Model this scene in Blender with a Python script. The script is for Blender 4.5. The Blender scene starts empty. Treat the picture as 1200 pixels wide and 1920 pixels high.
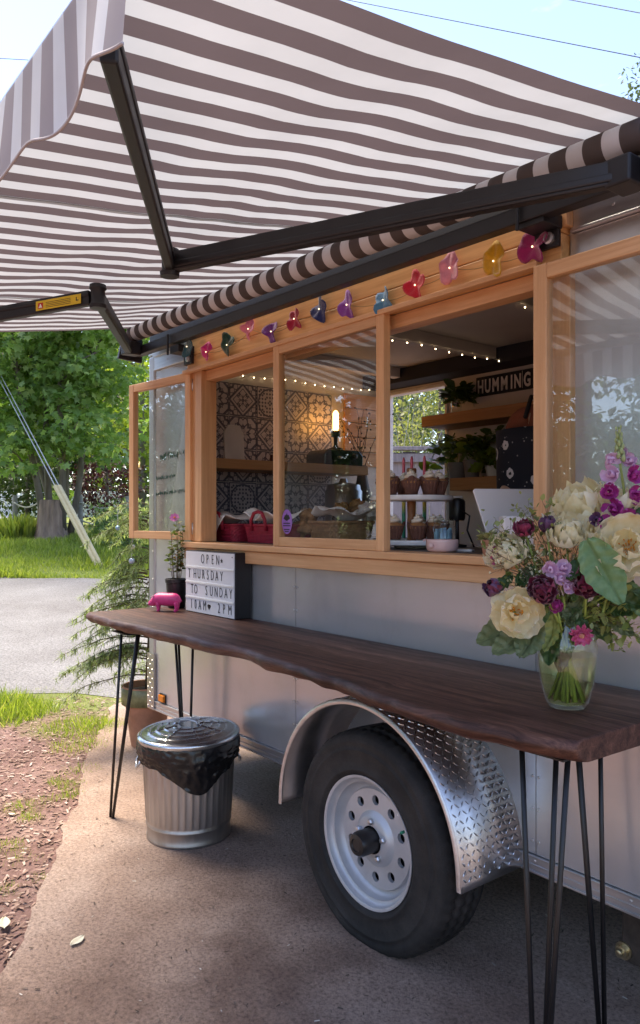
import bpy, math, random
import numpy as np
from mathutils import Vector, Matrix, Euler, noise as mnoise
rnd = random.Random(7)
nrng = np.random.default_rng(11)
sc = bpy.context.scene
col = sc.collection

# ------------------------------------------------------------------ camera
HEAD = math.radians(51.525)
FW = Vector((-math.sin(HEAD), math.cos(HEAD), 0)); RT = Vector((math.cos(HEAD), math.sin(HEAD), 0))
CAM = Vector((0, -1.97, 1.42))
cd = bpy.data.cameras.new('camera'); cam = bpy.data.objects.new('camera', cd); col.objects.link(cam)
cam.location = CAM; cam.rotation_euler = (math.pi/2, 0, HEAD)
cd.sensor_fit = 'VERTICAL'; cd.sensor_height = 36; cd.lens = 27.04; cd.shift_y = 12/1920
cd.clip_start = 0.02; cd.clip_end = 2000
sc.camera = cam
# ------------------------------------------------------------------ sky and sun (thin high cloud, hazy sun from behind the trailer)
SUN_EL, SUN_AZ = math.radians(62), math.radians(-100)      # azimuth from +Y towards +X
SUNV = Vector((math.sin(SUN_AZ)*math.cos(SUN_EL), math.cos(SUN_AZ)*math.cos(SUN_EL), math.sin(SUN_EL)))
w = bpy.data.worlds.new('World'); sc.world = w; w.use_nodes = True
nt = w.node_tree; nt.nodes.clear()
out = nt.nodes.new('ShaderNodeOutputWorld'); bg = nt.nodes.new('ShaderNodeBackground')
sky = nt.nodes.new('ShaderNodeTexSky'); sky.sky_type = 'NISHITA'; sky.sun_disc = False
sky.sun_elevation = SUN_EL; sky.sun_rotation = SUN_AZ; sky.air_density = 1.0; sky.dust_density = .4; sky.ozone_density = 3.0; sky.altitude = 1500
tc = nt.nodes.new('ShaderNodeTexCoord'); mp = nt.nodes.new('ShaderNodeMapping'); mp.inputs['Scale'].default_value = (1.2, 1.2, 3.2)
nz = nt.nodes.new('ShaderNodeTexNoise'); nz.inputs['Scale'].default_value = 1.7; nz.inputs['Detail'].default_value = 8; nz.inputs['Roughness'].default_value = .62
rp = nt.nodes.new('ShaderNodeValToRGB'); rp.color_ramp.elements[0].position = .56; rp.color_ramp.elements[1].position = 1.0
mixc = nt.nodes.new('ShaderNodeMix'); mixc.data_type = 'RGBA'
mixc.inputs[7].default_value = (5.2, 5.4, 5.7, 1)
nt.links.new(tc.outputs['Generated'], mp.inputs['Vector']); nt.links.new(mp.outputs[0], nz.inputs['Vector'])
nt.links.new(nz.outputs[0], rp.inputs[0]); nt.links.new(rp.outputs[0], mixc.inputs[0])
hs = nt.nodes.new('ShaderNodeHueSaturation'); hs.inputs['Saturation'].default_value = 1.0; hs.inputs['Hue'].default_value = .508
nt.links.new(sky.outputs[0], hs.inputs['Color']); nt.links.new(hs.outputs[0], mixc.inputs[6]); nt.links.new(mixc.outputs[2], bg.inputs[0]); nt.links.new(bg.outputs[0], out.inputs[0])
bg.inputs[1].default_value = 0.094
sl = bpy.data.lights.new('sun', 'SUN'); sl.energy = 1.5; sl.angle = math.radians(34); sl.color = (1, .95, .87)
so = bpy.data.objects.new('sun', sl); col.objects.link(so); so.rotation_euler = SUNV.to_track_quat('Z', 'Y').to_euler()
vs = sc.view_settings; vs.view_transform = 'Standard'; vs.look = 'None'; vs.gamma = 1; vs.exposure = 2.6; vs.use_white_balance = True; vs.white_balance_temperature = 7900; vs.white_balance_tint = 11; vs.use_curve_mapping = False
sc.cycles.max_bounces = 10; sc.cycles.transparent_max_bounces = 24; sc.cycles.diffuse_bounces = 5
sc.cycles.caustics_reflective = False; sc.cycles.caustics_refractive = False
sc.cycles.use_denoising = True; sc.cycles.sample_clamp_indirect = 6

# ------------------------------------------------------------------ helpers
class MB:
    def __init__(s): s.v = []; s.f = []; s.m = []
    def add(s, vs, fs, mi=0):
        b = len(s.v); s.v += [tuple(p) for p in vs]; s.f += [tuple(b+i for i in f) for f in fs]; s.m += [mi]*len(fs); return s
    def box(s, x0, x1, y0, y1, z0, z1, mi=0):
        return s.add([(x0,y0,z0),(x1,y0,z0),(x1,y1,z0),(x0,y1,z0),(x0,y0,z1),(x1,y0,z1),(x1,y1,z1),(x0,y1,z1)],
                     [(3,2,1,0),(4,5,6,7),(0,1,5,4),(1,2,6,5),(2,3,7,6),(3,0,4,7)], mi)
    def bar(s, a, b, wd, ht, up=(0,0,1), mi=0):       # rectangular bar between two points
        a = Vector(a); b = Vector(b); d = (b-a).normalized(); u = Vector(up); sx = d.cross(u).normalized(); u = sx.cross(d)
        sx *= wd/2; u *= ht/2
        return s.add([a-sx-u, a+sx-u, a+sx+u, a-sx+u, b-sx-u, b+sx-u, b+sx+u, b-sx+u],
                     [(0,1,2,3),(7,6,5,4),(4,5,1,0),(5,6,2,1),(6,7,3,2),(7,4,0,3)], mi)
    def tube(s, pts, r, n=8, cap=True, mi=0):
        P = [Vector(p) for p in pts]; R = r if isinstance(r, (list, tuple)) else [r]*len(P)
        vs = []; fs = []; up = None
        for i, p in enumerate(P):
            t = (P[min(i+1, len(P)-1)]-P[max(i-1, 0)])
            if t.length < 1e-9: t = Vector((0,0,1))
            t.normalize()
            if up is None: up = Vector((0,0,1)) if abs(t.z) < .9 else Vector((1,0,0))
            a = t.cross(up)
            if a.length < 1e-6: a = t.orthogonal()
            a.normalize(); up = a.cross(t)
            for k in range(n):
                an = 2*math.pi*k/n; vs.append(p+(a*math.cos(an)+up*math.sin(an))*R[i])
        for i in range(len(P)-1):
            for k in range(n):
                k2 = (k+1) % n; fs.append((i*n+k, i*n+k2, (i+1)*n+k2, (i+1)*n+k))
        if cap: fs.append(tuple(range(n-1, -1, -1))); fs.append(tuple((len(P)-1)*n+k for k in range(n)))
        return s.add(vs, fs, mi)
    def lathe(s, prof, n=32, o=(0,0,0), axis='z', mod=None, mi=0, cap0=False, cap1=False, sx=1, sy=1):
        vs = []; fs = []
        for j, (r, z) in enumerate(prof):
            for k in range(n):
                a = 2*math.pi*k/n; rr = r+(mod(a, j, r, z) if mod else 0); x, y = rr*math.cos(a)*sx, rr*math.sin(a)*sy
                p = (x, y, z) if axis == 'z' else ((x, -z, y) if axis == 'y' else (z, x, y))   # axis y: profile height runs towards -Y
                vs.append((p[0]+o[0], p[1]+o[1], p[2]+o[2]))
        for j in range(len(prof)-1):
            for k in range(n):
                k2 = (k+1) % n; fs.append((j*n+k, j*n+k2, (j+1)*n+k2, (j+1)*n+k))
        if cap0: fs.append(tuple(range(n-1, -1, -1)))
        if cap1: fs.append(tuple((len(prof)-1)*n+k for k in range(n)))
        return s.add(vs, fs, mi)
    def prism(s, poly, axis, a0, a1, mi=0):
        n = len(poly)
        def q(p, a): return (p[0], a, p[1]) if axis == 'y' else ((p[0], p[1], a) if axis == 'z' else (a, p[0], p[1]))
        vs = [q(p, a0) for p in poly]+[q(p, a1) for p in poly]
        fs = [tuple(range(n-1, -1, -1)), tuple(range(n, 2*n))]+[(i, (i+1) % n, n+(i+1) % n, n+i) for i in range(n)]
        return s.add(vs, fs, mi)
    def grid(s, fn, nu, nv, closeu=False, mi=0):
        vs = [fn(i/(nu if closeu else nu-1), j/(nv-1)) for j in range(nv) for i in range(nu)]; fs = []
        for j in range(nv-1):
            for i in range(nu if closeu else nu-1):
                i2 = (i+1) % nu; fs.append((j*nu+i, j*nu+i2, (j+1)*nu+i2, (j+1)*nu+i))
        return s.add(vs, fs, mi)
    def ball(s, c, r, n=10, m=7, sc=(1,1,1), mi=0, dis=0, ds=8, seed=0):
        c = Vector(c)
        def fn(u, v):
            a = 2*math.pi*u; b = math.pi*(v-.5); d = Vector((math.cos(a)*math.cos(b), math.sin(a)*math.cos(b), math.sin(b)))
            k = 1+(dis*mnoise.noise(d*ds*.3+Vector((seed, seed*2, 0))) if dis else 0)
            return c+Vector((d.x*sc[0], d.y*sc[1], d.z*sc[2]))*r*k
        return s.grid(fn, n, m, True, mi)
    def xf(s, M4):
        s.v = [tuple(M4 @ Vector(p)) for p in s.v]; return s
    def mesh(s, name, mats, smooth=False):
        me = bpy.data.meshes.new(name); me.from_pydata(s.v, [], s.f)
        for m in (mats if isinstance(mats, (list, tuple)) else [mats]): me.materials.append(m)
        if any(s.m): me.polygons.foreach_set('material_index', s.m)
        if smooth: me.polygons.foreach_set('use_smooth', [True]*len(s.f))
        me.validate(); me.update(); return me
    def build(s, name, mats, parent=None, smooth=False, bevel=0, seg=2, sub=0, solid=0, auto=None):
        o = bpy.data.objects.new(name, s.mesh(name, mats, smooth)); col.objects.link(o)
        if parent: o.parent = parent
        if solid: md = o.modifiers.new('solid', 'SOLIDIFY'); md.thickness = solid; md.offset = 0
        if bevel:
            md = o.modifiers.new('bevel', 'BEVEL'); md.width = bevel; md.segments = seg; md.limit_method = 'ANGLE'; md.angle_limit = math.radians(40)
        if sub: md = o.modifiers.new('sub', 'SUBSURF'); md.levels = sub; md.render_levels = sub
        if auto:
            o.data.polygons.foreach_set('use_smooth', [True]*len(o.data.polygons))
            o.data.set_sharp_from_angle(angle=math.radians(auto))
        return o
def tag(o, label=None, cat=None, group=None, kind=None):
    if label: o['label'] = label
    if cat: o['category'] = cat
    if group: o['group'] = group
    if kind: o['kind'] = kind
    return o
def thing(name, label, cat, loc=(0,0,0), rz=0, group=None):
    o = bpy.data.objects.new(name, None); o.empty_display_size = .1; col.objects.link(o); o.location = loc; o.rotation_euler = (0,0,rz)
    return tag(o, label, cat, group)
def dup(root, loc, rz=None, label=None, scale=None):
    r = root.copy(); col.objects.link(r); r.location = loc
    if rz is not None: r.rotation_euler = (0, 0, rz)
    if scale: r.scale = (scale,)*3 if not isinstance(scale, tuple) else scale
    if label: r['label'] = label
    for ch in root.children:
        c = ch.copy(); col.objects.link(c); c.parent = r
        for g in ch.children:
            d = g.copy(); col.objects.link(d); d.parent = c
    return r
def shared(name, mesh, parent, M4=None):
    o = bpy.data.objects.new(name, mesh); col.objects.link(o); o.parent = parent
    if M4 is not None: o.matrix_local = M4
    return o
# leaves: many small polygons from one template, placed by matrices (numpy)
def leaf_mesh(name, tmpl, faces, pos, rot, size, mat, extra=None):
    T = np.array(tmpl, float); n = len(pos); k = len(T)
    V = np.einsum('nij,kj->nki', rot, T)*np.asarray(size)[:, None, None]+np.asarray(pos)[:, None, :]
    V = V.reshape(-1, 3)
    loops = []; starts = []; tot = []; base = 0
    F = [np.array(f) for f in faces]
    idx = np.arange(n)[:, None]*k
    allv = []; allc = []
    for f in F: allv.append((idx+f[None, :])); allc.append(np.full(n, len(f)))
    li = np.concatenate([a.ravel() for a in allv]); cnt = np.concatenate(allc); st = np.concatenate([[0], np.cumsum(cnt)[:-1]])
    me = bpy.data.meshes.new(name); me.vertices.add(len(V)); me.vertices.foreach_set('co', V.ravel())
    me.loops.add(len(li)); me.loops.foreach_set('vertex_index', li.astype(np.int32))
    me.polygons.add(len(cnt)); me.polygons.foreach_set('loop_start', st.astype(np.int32)); me.polygons.foreach_set('loop_total', cnt.astype(np.int32))
    me.materials.append(mat); me.update(calc_edges=True); me.validate(); return me
def rot_from(dirs, ups=None, roll=None):     # local +Y -> dirs, local +Z ~ ups
    d = np.asarray(dirs, float); d /= np.linalg.norm(d, axis=1)[:, None]+1e-9
    u = np.tile([0, 0, 1.], (len(d), 1)) if ups is None else np.asarray(ups, float)
    x = np.cross(d, u); x /= np.linalg.norm(x, axis=1)[:, None]+1e-9
    z = np.cross(x, d)
    if roll is not None:
        c = np.cos(roll)[:, None]; s_ = np.sin(roll)[:, None]; x, z = x*c+z*s_, z*c-x*s_
    return np.stack([x, d, z], axis=2)
LEAF = ([(0,0,0),(.32,.35,.06),(.22,.75,.03),(0,1,-.06),(-.22,.75,.03),(-.32,.35,.06)], [(0,1,2,3),(0,3,4,5)])
MAPLE = ([(0,0,0),(.5,.02,.03),(.28,.28,.04),(.62,.62,-.02),(.2,.62,.03),(0,1.05,-.05),(-.2,.62,.03),(-.62,.62,-.02),(-.28,.28,.04),(-.5,.02,.03)],
         [(0,1,2),(0,2,3,4),(0,4,5,6),(0,6,7,8),(0,8,9)])
BLADE = ([(-.035,0,0),(.035,0,0),(.022,.55,.05),(-.022,.55,.05),(0,1,.22)], [(0,1,2,3),(3,2,4)])
NEEDLE = ([(-.045,0,0),(.045,0,0),(.05,.6,0),(0,1,.0),(-.05,.6,0)], [(0,1,2,3,4)])

# ------------------------------------------------------------------ materials
def nodes_of(m): m.use_nodes = True; return m.node_tree, m.node_tree.nodes['Principled BSDF'], m.node_tree.links
def mapping(nt, scale=(1,1,1), coord='Object', rot=(0,0,0)):
    t = nt.nodes.new('ShaderNodeTexCoord'); mp = nt.nodes.new('ShaderNodeMapping'); mp.inputs['Scale'].default_value = scale; mp.inputs['Rotation'].default_value = rot
    nt.links.new(t.outputs[coord], mp.inputs[0]); return mp.outputs[0]
def noise_n(nt, vec, scale, detail=5, rough=.6, dist=0):
    n = nt.nodes.new('ShaderNodeTexNoise'); n.inputs['Scale'].default_value = scale; n.inputs['Detail'].default_value = detail; n.inputs['Roughness'].default_value = rough
    n.inputs['Distortion'].default_value = dist
    if vec is not None: nt.links.new(vec, n.inputs['Vector'])
    return n.outputs[0]
def ramp(nt, fac, stops):
    r = nt.nodes.new('ShaderNodeValToRGB'); cr = r.color_ramp
    while len(cr.elements) < len(stops): cr.elements.new(.5)
    for e, (p, c) in zip(cr.elements, stops): e.position = p; e.color = (*c, 1) if len(c) == 3 else c
    nt.links.new(fac, r.inputs[0]); return r.outputs[0]
def bump(nt, h, strength, dist=.01):
    b = nt.nodes.new('ShaderNodeBump'); b.inputs['Strength'].default_value = strength; b.inputs['Distance'].default_value = dist
    nt.links.new(h, b.inputs['Height']); return b.outputs[0]
def mixrgb(nt, fac, a, b, mode='MIX'):
    m = nt.nodes.new('ShaderNodeMix'); m.data_type = 'RGBA'; m.blend_type = mode
    for sock, val in ((0, fac), (6, a), (7, b)):
        if hasattr(val, 'is_linked') or hasattr(val, 'node'): nt.links.new(val, m.inputs[sock])
        elif sock == 0: m.inputs[0].default_value = val
        else: m.inputs[sock].default_value = (*val, 1)
    return m.outputs[2]
def math_n(nt, op, a, b=None, clamp=False):
    m = nt.nodes.new('ShaderNodeMath'); m.operation = op; m.use_clamp = clamp
    for i, val in enumerate((a, b)):
        if val is None: continue
        if hasattr(val, 'node'): nt.links.new(val, m.inputs[i])
        else: m.inputs[i].default_value = val
    return m.outputs[0]
_mats = {}
def M(name, c, rough=.5, metal=0, var=.12, vs=6, bmp=0, bs=60, coat=0, trans=0, emit=None, es=0, spec=None, stretch=(1,1,1), rvar=0, sheen=0):
    if name in _mats: return _mats[name]
    m = bpy.data.materials.new(name); nt, p, L = nodes_of(m); _mats[name] = m
    vec = mapping(nt, stretch)
    if var:
        n = noise_n(nt, vec, vs); lo = tuple(x*(1-var) for x in c); hi = tuple(min(1, x*(1+var)) for x in c)
        L.new(ramp(nt, n, [(.3, lo), (.7, hi)]), p.inputs['Base Color'])
        if rvar: L.new(ramp(nt, n, [(.3, (rough-rvar,)*3), (.7, (rough+rvar,)*3)]), p.inputs['Roughness'])
    else: p.inputs['Base Color'].default_value = (*c, 1)
    if not rvar: p.inputs['Roughness'].default_value = rough
    p.inputs['Metallic'].default_value = metal; p.inputs['Coat Weight'].default_value = coat
    if bmp: L.new(bump(nt, noise_n(nt, vec, bs), bmp), p.inputs['Normal'])
    if emit: p.inputs['Emission Color'].default_value = (*emit, 1); p.inputs['Emission Strength'].default_value = es
    if trans: p.inputs['Transmission Weight'].default_value = trans
    if spec is not None: p.inputs['Specular IOR Level'].default_value = spec
    if sheen: p.inputs['Sheen Weight'].default_value = sheen
    return m
def wood(name, dark, light, axis=0, rough=.5, sc_=1., coat=0, bmp=.25, knots=True):
    m = bpy.data.materials.new(name); nt, p, L = nodes_of(m)
    s3 = [14*sc_]*3; s3[axis] = .9*sc_
    vec = mapping(nt, tuple(s3)); n1 = noise_n(nt, vec, 1.6, 6, .6, .6)
    f3 = [120*sc_]*3; f3[axis] = 4*sc_
    n2 = noise_n(nt, mapping(nt, tuple(f3)), 1.0, 4, .7)
    n3 = noise_n(nt, mapping(nt, (1,1,1)), 2.2*sc_, 3)
    a = math_n(nt, 'ADD', math_n(nt, 'MULTIPLY', n1, .6), math_n(nt, 'MULTIPLY', n2, .4))
    c = ramp(nt, a, [(.34, dark), (.52, tuple((x+y)/2 for x, y in zip(dark, light))), (.66, light)])
    oi = nt.nodes.new('ShaderNodeObjectInfo')
    t = math_n(nt, 'ADD', math_n(nt, 'MULTIPLY', oi.outputs['Random'], .16), math_n(nt, 'MULTIPLY', n3, .3)); t = math_n(nt, 'ADD', t, .76)
    c2 = mixrgb(nt, 1.0, c, c, 'MULTIPLY')
    mm = nt.nodes.new('ShaderNodeVectorMath'); mm.operation = 'SCALE'; L.new(c, mm.inputs[0]); L.new(t, mm.inputs['Scale'])
    cw = mm.outputs[0]
    if knots == 2:
        ks = [9.]*3; ks[axis] = 3.2; vk = nt.nodes.new('ShaderNodeTexVoronoi'); vk.inputs['Scale'].default_value = 1; L.new(mapping(nt, tuple(ks)), vk.inputs['Vector'])
        cw = mixrgb(nt, ramp(nt, vk.outputs['Distance'], [(.04, (.85,.85,.85)), (.10, (.35,.35,.35)), (.17, (0,0,0))]), cw, (.12,.045,.018))
    L.new(cw, p.inputs['Base Color'])
    L.new(ramp(nt, a, [(.3, (rough+.12,)*3), (.7, (rough-.08,)*3)]), p.inputs['Roughness'])
    L.new(bump(nt, a, bmp, .004), p.inputs['Normal']); p.inputs['Coat Weight'].default_value = coat; p.inputs['Coat Roughness'].default_value = .2
    return m
def leafmat(name, c0, c1, trans=.45, rough=.45, tcol=None, hue=None):
    m = bpy.data.materials.new(name); nt, p, L = nodes_of(m)
    g = nt.nodes.new('ShaderNodeNewGeometry'); r = g.outputs['Random Per Island']
    stops = [(0, c0), (1, c1)] if hue is None else [(0, c0), (.85, c1), (1, hue)]
    c = ramp(nt, r, stops); L.new(c, p.inputs['Base Color']); p.inputs['Roughness'].default_value = rough
    t = nt.nodes.new('ShaderNodeBsdfTranslucent')
    tm = mixrgb(nt, 1.0, c, tcol or (1.6, 1.7, .7), 'MULTIPLY'); L.new(tm, t.inputs[0])
    mx = nt.nodes.new('ShaderNodeMixShader'); mx.inputs[0].default_value = trans
    L.new(p.outputs[0], mx.inputs[1]); L.new(t.outputs[0], mx.inputs[2]); L.new(mx.outputs[0], nt.nodes['Material Output'].inputs[0])
    return m
def glassmat(name, tint=(.97,.985,.975), ior=1.5, rough=0.0, boost=1.0, dirt=0):
    m = bpy.data.materials.new(name); nt, p, L = nodes_of(m); nt.nodes.remove(p)
    t = nt.nodes.new('ShaderNodeBsdfTransparent'); t.inputs[0].default_value = (*tint, 1)
    g = nt.nodes.new('ShaderNodeBsdfGlossy'); g.inputs['Roughness'].default_value = rough; g.inputs[0].default_value = (1,1,1,1)
    lw = nt.nodes.new('ShaderNodeLayerWeight'); lw.inputs[0].default_value = .5      # Schlick, the same from both sides of a thin pane
    fac = math_n(nt, 'ADD', math_n(nt, 'MULTIPLY', math_n(nt, 'POWER', lw.outputs['Facing'], 4.5), .95), .045)
    fac = math_n(nt, 'MULTIPLY', fac, boost, True)
    mx = nt.nodes.new('ShaderNodeMixShader'); L.new(fac, mx.inputs[0]); L.new(t.outputs[0], mx.inputs[1]); L.new(g.outputs[0], mx.inputs[2])
    L.new(mx.outputs[0], nt.nodes['Material Output'].inputs[0]); return m
def petalmat(name, c, c2=None, trans=.35):
    m = bpy.data.materials.new(name); nt, p, L = nodes_of(m)
    vec = mapping(nt, (1,1,1)); n = noise_n(nt, vec, 55, 4); cc = ramp(nt, n, [(.3, c), (.72, c2 or tuple(min(1, x*1.25) for x in c))])
    L.new(cc, p.inputs['Base Color']); p.inputs['Roughness'].default_value = .55; p.inputs['Sheen Weight'].default_value = .2
    L.new(bump(nt, noise_n(nt, vec, 130, 3), .25, .003), p.inputs['Normal'])
    t = nt.nodes.new('ShaderNodeBsdfTranslucent'); L.new(cc, t.inputs[0])
    mx = nt.nodes.new('ShaderNodeMixShader'); mx.inputs[0].default_value = trans
    L.new(p.outputs[0], mx.inputs[1]); L.new(t.outputs[0], mx.inputs[2]); L.new(mx.outputs[0], nt.nodes['Material Output'].inputs[0]); return m

FIR = wood('fir_wood', (.56,.28,.125), (.78,.47,.25), 0, .45)
FIRZ = wood('fir_wood_upright', (.56,.28,.125), (.78,.47,.25), 2, .45)
SHELFY = wood('shelf_wood', (.42,.20,.08), (.60,.33,.15), 1, .5)
SHELFX = wood('shelf_wood_long', (.30,.13,.05), (.46,.23,.10), 0, .5)
CEDAR = wood('cedar_board', (.58,.28,.10), (.90,.55,.25), 0, .5, .7, knots=2)
BLACK = M('black_powder_coat', (.007,.007,.008), .38, 0, .2, 30, bmp=.05, bs=400)
AWN_METAL = M('charcoal_aluminium', (.011,.010,.012), .48, .0, .2, 8, bmp=.04, bs=300)
GALV = M('galvanised_steel', (.52,.53,.54), .32, .9, .22, 14, bmp=.05, bs=40, rvar=.12)
def rubbermat():
    m = bpy.data.materials.new('tyre_rubber'); nt, p, L = nodes_of(m); v = mapping(nt)
    dust = ramp(nt, noise_n(nt, v, 7, 8, .7), [(.38, (0,0,0)), (.72, (.75,.75,.75))]); fine = noise_n(nt, v, 220, 4, .7)
    c = mixrgb(nt, mixrgb(nt, 1., dust, ramp(nt, fine, [(.3, (.3,.3,.3)), (.7, (1,1,1))]), 'MULTIPLY'), (.010,.0095,.0095), (.075,.062,.055)); L.new(c, p.inputs['Base Color']); p.inputs['Roughness'].default_value = .78
    L.new(bump(nt, fine, .3, .002), p.inputs['Normal']); return m
RUBBER = rubbermat()
RIMPAINT = M('silver_rim_paint', (.50,.51,.53), .4, .35, .12, 7, bmp=.05, bs=200)
TRIM = M('mill_aluminium', (.62,.62,.64), .33, .85, .15, 10, bmp=.06, bs=120, stretch=(.2,1,4))
WHITEP = M('white_plastic', (.78,.78,.78), .35, 0, .04, 5)
WHITEC = M('white_cotton', (.80,.79,.77), .85, 0, .06, 8, bmp=.4, bs=90)
DARKMET = M('dark_underbody', (.02,.018,.017), .7, .2, .4, 9, bmp=.3, bs=60)
GLASS = glassmat('window_glass', boost=1.25)
VASEGLASS = glassmat('vase_glass', (.95,.97,.95), 1.5, 0, 1.0)
TERRA = M('terracotta', (.42,.20,.12), .8, 0, .25, 9, bmp=.2, bs=60)
SOIL = M('potting_soil', (.035,.022,.016), .95, 0, .5, 40, bmp=.8, bs=120)
STEM = M('green_stem', (.16,.24,.06), .5, 0, .2, 20)
STEMB = M('brown_stem', (.13,.085,.05), .8, 0, .3, 20)
# ------------------------------------------------------------------ ground, road, pad
HS = [(-1000,0),(6.2,0),(13,.42),(17,1.0),(26,1.6),(60,3.),(400,9.)]
def hz(s):
    for (a, za), (b, zb) in zip(HS, HS[1:]):
        if s <= b: return za+(zb-za)*(s-a)/(b-a)
    return HS[-1][1]
def gp(s, wl, dz=0): p = CAM+FW*s+RT*wl; return (p.x, p.y, hz(s)+dz)
def ground_z(p): return hz((Vector((p[0], p[1], 0))-Vector((CAM.x, CAM.y, 0))).dot(FW))
def groundmat():
    m = bpy.data.materials.new('dirt_and_lawn'); nt, p, L = nodes_of(m); v = mapping(nt)
    d1 = ramp(nt, noise_n(nt, v, 1.6, 8, .65), [(.3, (.18,.10,.082)), (.5, (.28,.168,.142)), (.72, (.37,.26,.225))])
    d2 = ramp(nt, noise_n(nt, v, 38, 6, .7), [(.32, (.45,.40,.38)), (.62, (1.05,1.0,1.0)), (.78, (1.7,1.6,1.5))])
    dirt = mixrgb(nt, 1.0, d1, d2, 'MULTIPLY')
    gcol = ramp(nt, noise_n(nt, v, 3.5, 6, .7), [(.3, (.10,.15,.03)), (.55, (.20,.25,.055)), (.75, (.30,.30,.10))])
    dp = nt.nodes.new('ShaderNodeVectorMath'); dp.operation = 'DOT_PRODUCT'; dp.inputs[1].default_value = tuple(FW)
    L.new(v, dp.inputs[0]); s = math_n(nt, 'SUBTRACT', dp.outputs['Value'], CAM.dot(FW))
    s = math_n(nt, 'ADD', s, math_n(nt, 'MULTIPLY', math_n(nt, 'SUBTRACT', noise_n(nt, v, 2.3, 4), .5), 1.6))
    mask = ramp(nt, math_n(nt, 'DIVIDE', s, 20.), [(.255, (0,0,0)), (.29, (.8,.8,.8)), (.5, (1,1,1))])
    L.new(mixrgb(nt, mask, dirt, gcol), p.inputs['Base Color']); p.inputs['Roughness'].default_value = .95
    L.new(bump(nt, noise_n(nt, v, 45, 8, .75), .7, .02), p.inputs['Normal']); return m
def sheet(name, srange, wrange, dz, mat, jit=0):
    mb = MB(); ss, ws = srange, wrange; vs = []
    for i, s in enumerate(ss):
        for j, wl in enumerate(ws):
            q = s
            if jit and i in (0, len(ss)-1): q += jit*(mnoise.noise(Vector((wl*1.7, i*3.1, 0)))+.5*mnoise.noise(Vector((wl*6, i*3.1, 4))))
            vs.append(gp(q, wl, dz))
    n = len(ws); mb.add(vs, [(i*n+j, i*n+j+1, (i+1)*n+j+1, (i+1)*n+j) for i in range(len(ss)-1) for j in range(n-1)])
    o = mb.build(name, mat); o['kind'] = 'structure'; return o
ss = [-400,-60,-20,-8,-3,0,2,4,6.2,8,10,13,15,17,20,26,40,60,120,400]
sheet('ground', ss, [-400,-100,-40,-15,-6,-3,0,3,6,15,40,100,400], 0, groundmat())
def roadmat():
    m = bpy.data.materials.new('pale_gravel_road'); nt, p, L = nodes_of(m); v = mapping(nt)
    a = ramp(nt, noise_n(nt, v, .9, 7, .6), [(.3, (.19,.18,.175)), (.7, (.29,.285,.28))])
    b = ramp(nt, noise_n(nt, v, 55, 4, .7), [(.33, (.42,.42,.42)), (.5, (.95,.95,.95)), (.68, (1.35,1.35,1.35))])
    L.new(mixrgb(nt, 1., a, b, 'MULTIPLY'), p.inputs['Base Color']); p.inputs['Roughness'].default_value = .9
    L.new(bump(nt, noise_n(nt, v, 60, 6, .8), .6, .015), p.inputs['Normal']); return m
sheet('road', [6.15,6.6,8,10,12,12.95], [-60,-30]+[x*.4 for x in range(-30, 60)]+[30,60], .004, roadmat(), .25)
sheet('driveway', [22,24,26,30], [-30,-20,-12,-9.5], .02, M('grey_drive', (.30,.31,.34), .8, 0, .1, 3))
def padmat():
    m = bpy.data.materials.new('worn_asphalt_pad'); nt, p, L = nodes_of(m); v = mapping(nt)
    a = ramp(nt, noise_n(nt, v, 1.1, 8, .62, .3), [(.28, (.23,.142,.106)), (.48, (.40,.285,.226)), (.70, (.54,.415,.345))])
    b = ramp(nt, noise_n(nt, v, 75, 6, .8), [(.33, (.42,.38,.35)), (.50, (1,1,1)), (.68, (1.45,1.42,1.38))])
    c = mixrgb(nt, 1., a, b, 'MULTIPLY')
    vo = nt.nodes.new('ShaderNodeTexVoronoi'); vo.inputs['Scale'].default_value = 75; L.new(v, vo.inputs['Vector'])
    chips = ramp(nt, vo.outputs['Distance'], [(.10, (1,1,1)), (.2, (0,0,0))])
    rare = ramp(nt, noise_n(nt, v, 28, 2), [(.58, (0,0,0)), (.64, (.7,.7,.7))])
    c = mixrgb(nt, mixrgb(nt, 1., chips, rare, 'MULTIPLY'), c, (.42,.39,.36))
    stain = ramp(nt, noise_n(nt, v, .7, 5, .6), [(.36, (.42,.35,.32)), (.47, (.85,.82,.8)), (.6, (1,1,1))])
    L.new(mixrgb(nt, 1., c, stain, 'MULTIPLY'), p.inputs['Base Color']); p.inputs['Roughness'].default_value = .88
    L.new(bump(nt, noise_n(nt, v, 85, 8, .8), .75, .012), p.inputs['Normal']); return m
edge = [(-5.55,.5),(-5.43,.37),(-4.75,-.02),(-4.3,-.27),(-3.75,-.54),(-3.2,-.84),(-2.85,-1.04),(-2.555,-1.23),(-2.1,-1.55),(-1.5,-2.2),(0,-4.2)]
pts = []
for (a, b) in zip(edge, edge[1:]):
    for k in range(10):
        t = k/10; x = a[0]+(b[0]-a[0])*t; y = a[1]+(b[1]-a[1])*t; n_ = mnoise.noise(Vector((x*3, y*3, 0)))*.05+mnoise.noise(Vector((x*14, y*14, 3)))*.018
        pts.append((x+n_*.5, y+n_))
pts += [(4,-7),(8,6),(-4,7),(-5.7,1.4)]
pad = MB().prism(pts, 'z', -.02, .012).build('parking_pad', padmat()); pad['kind'] = 'structure'

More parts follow.
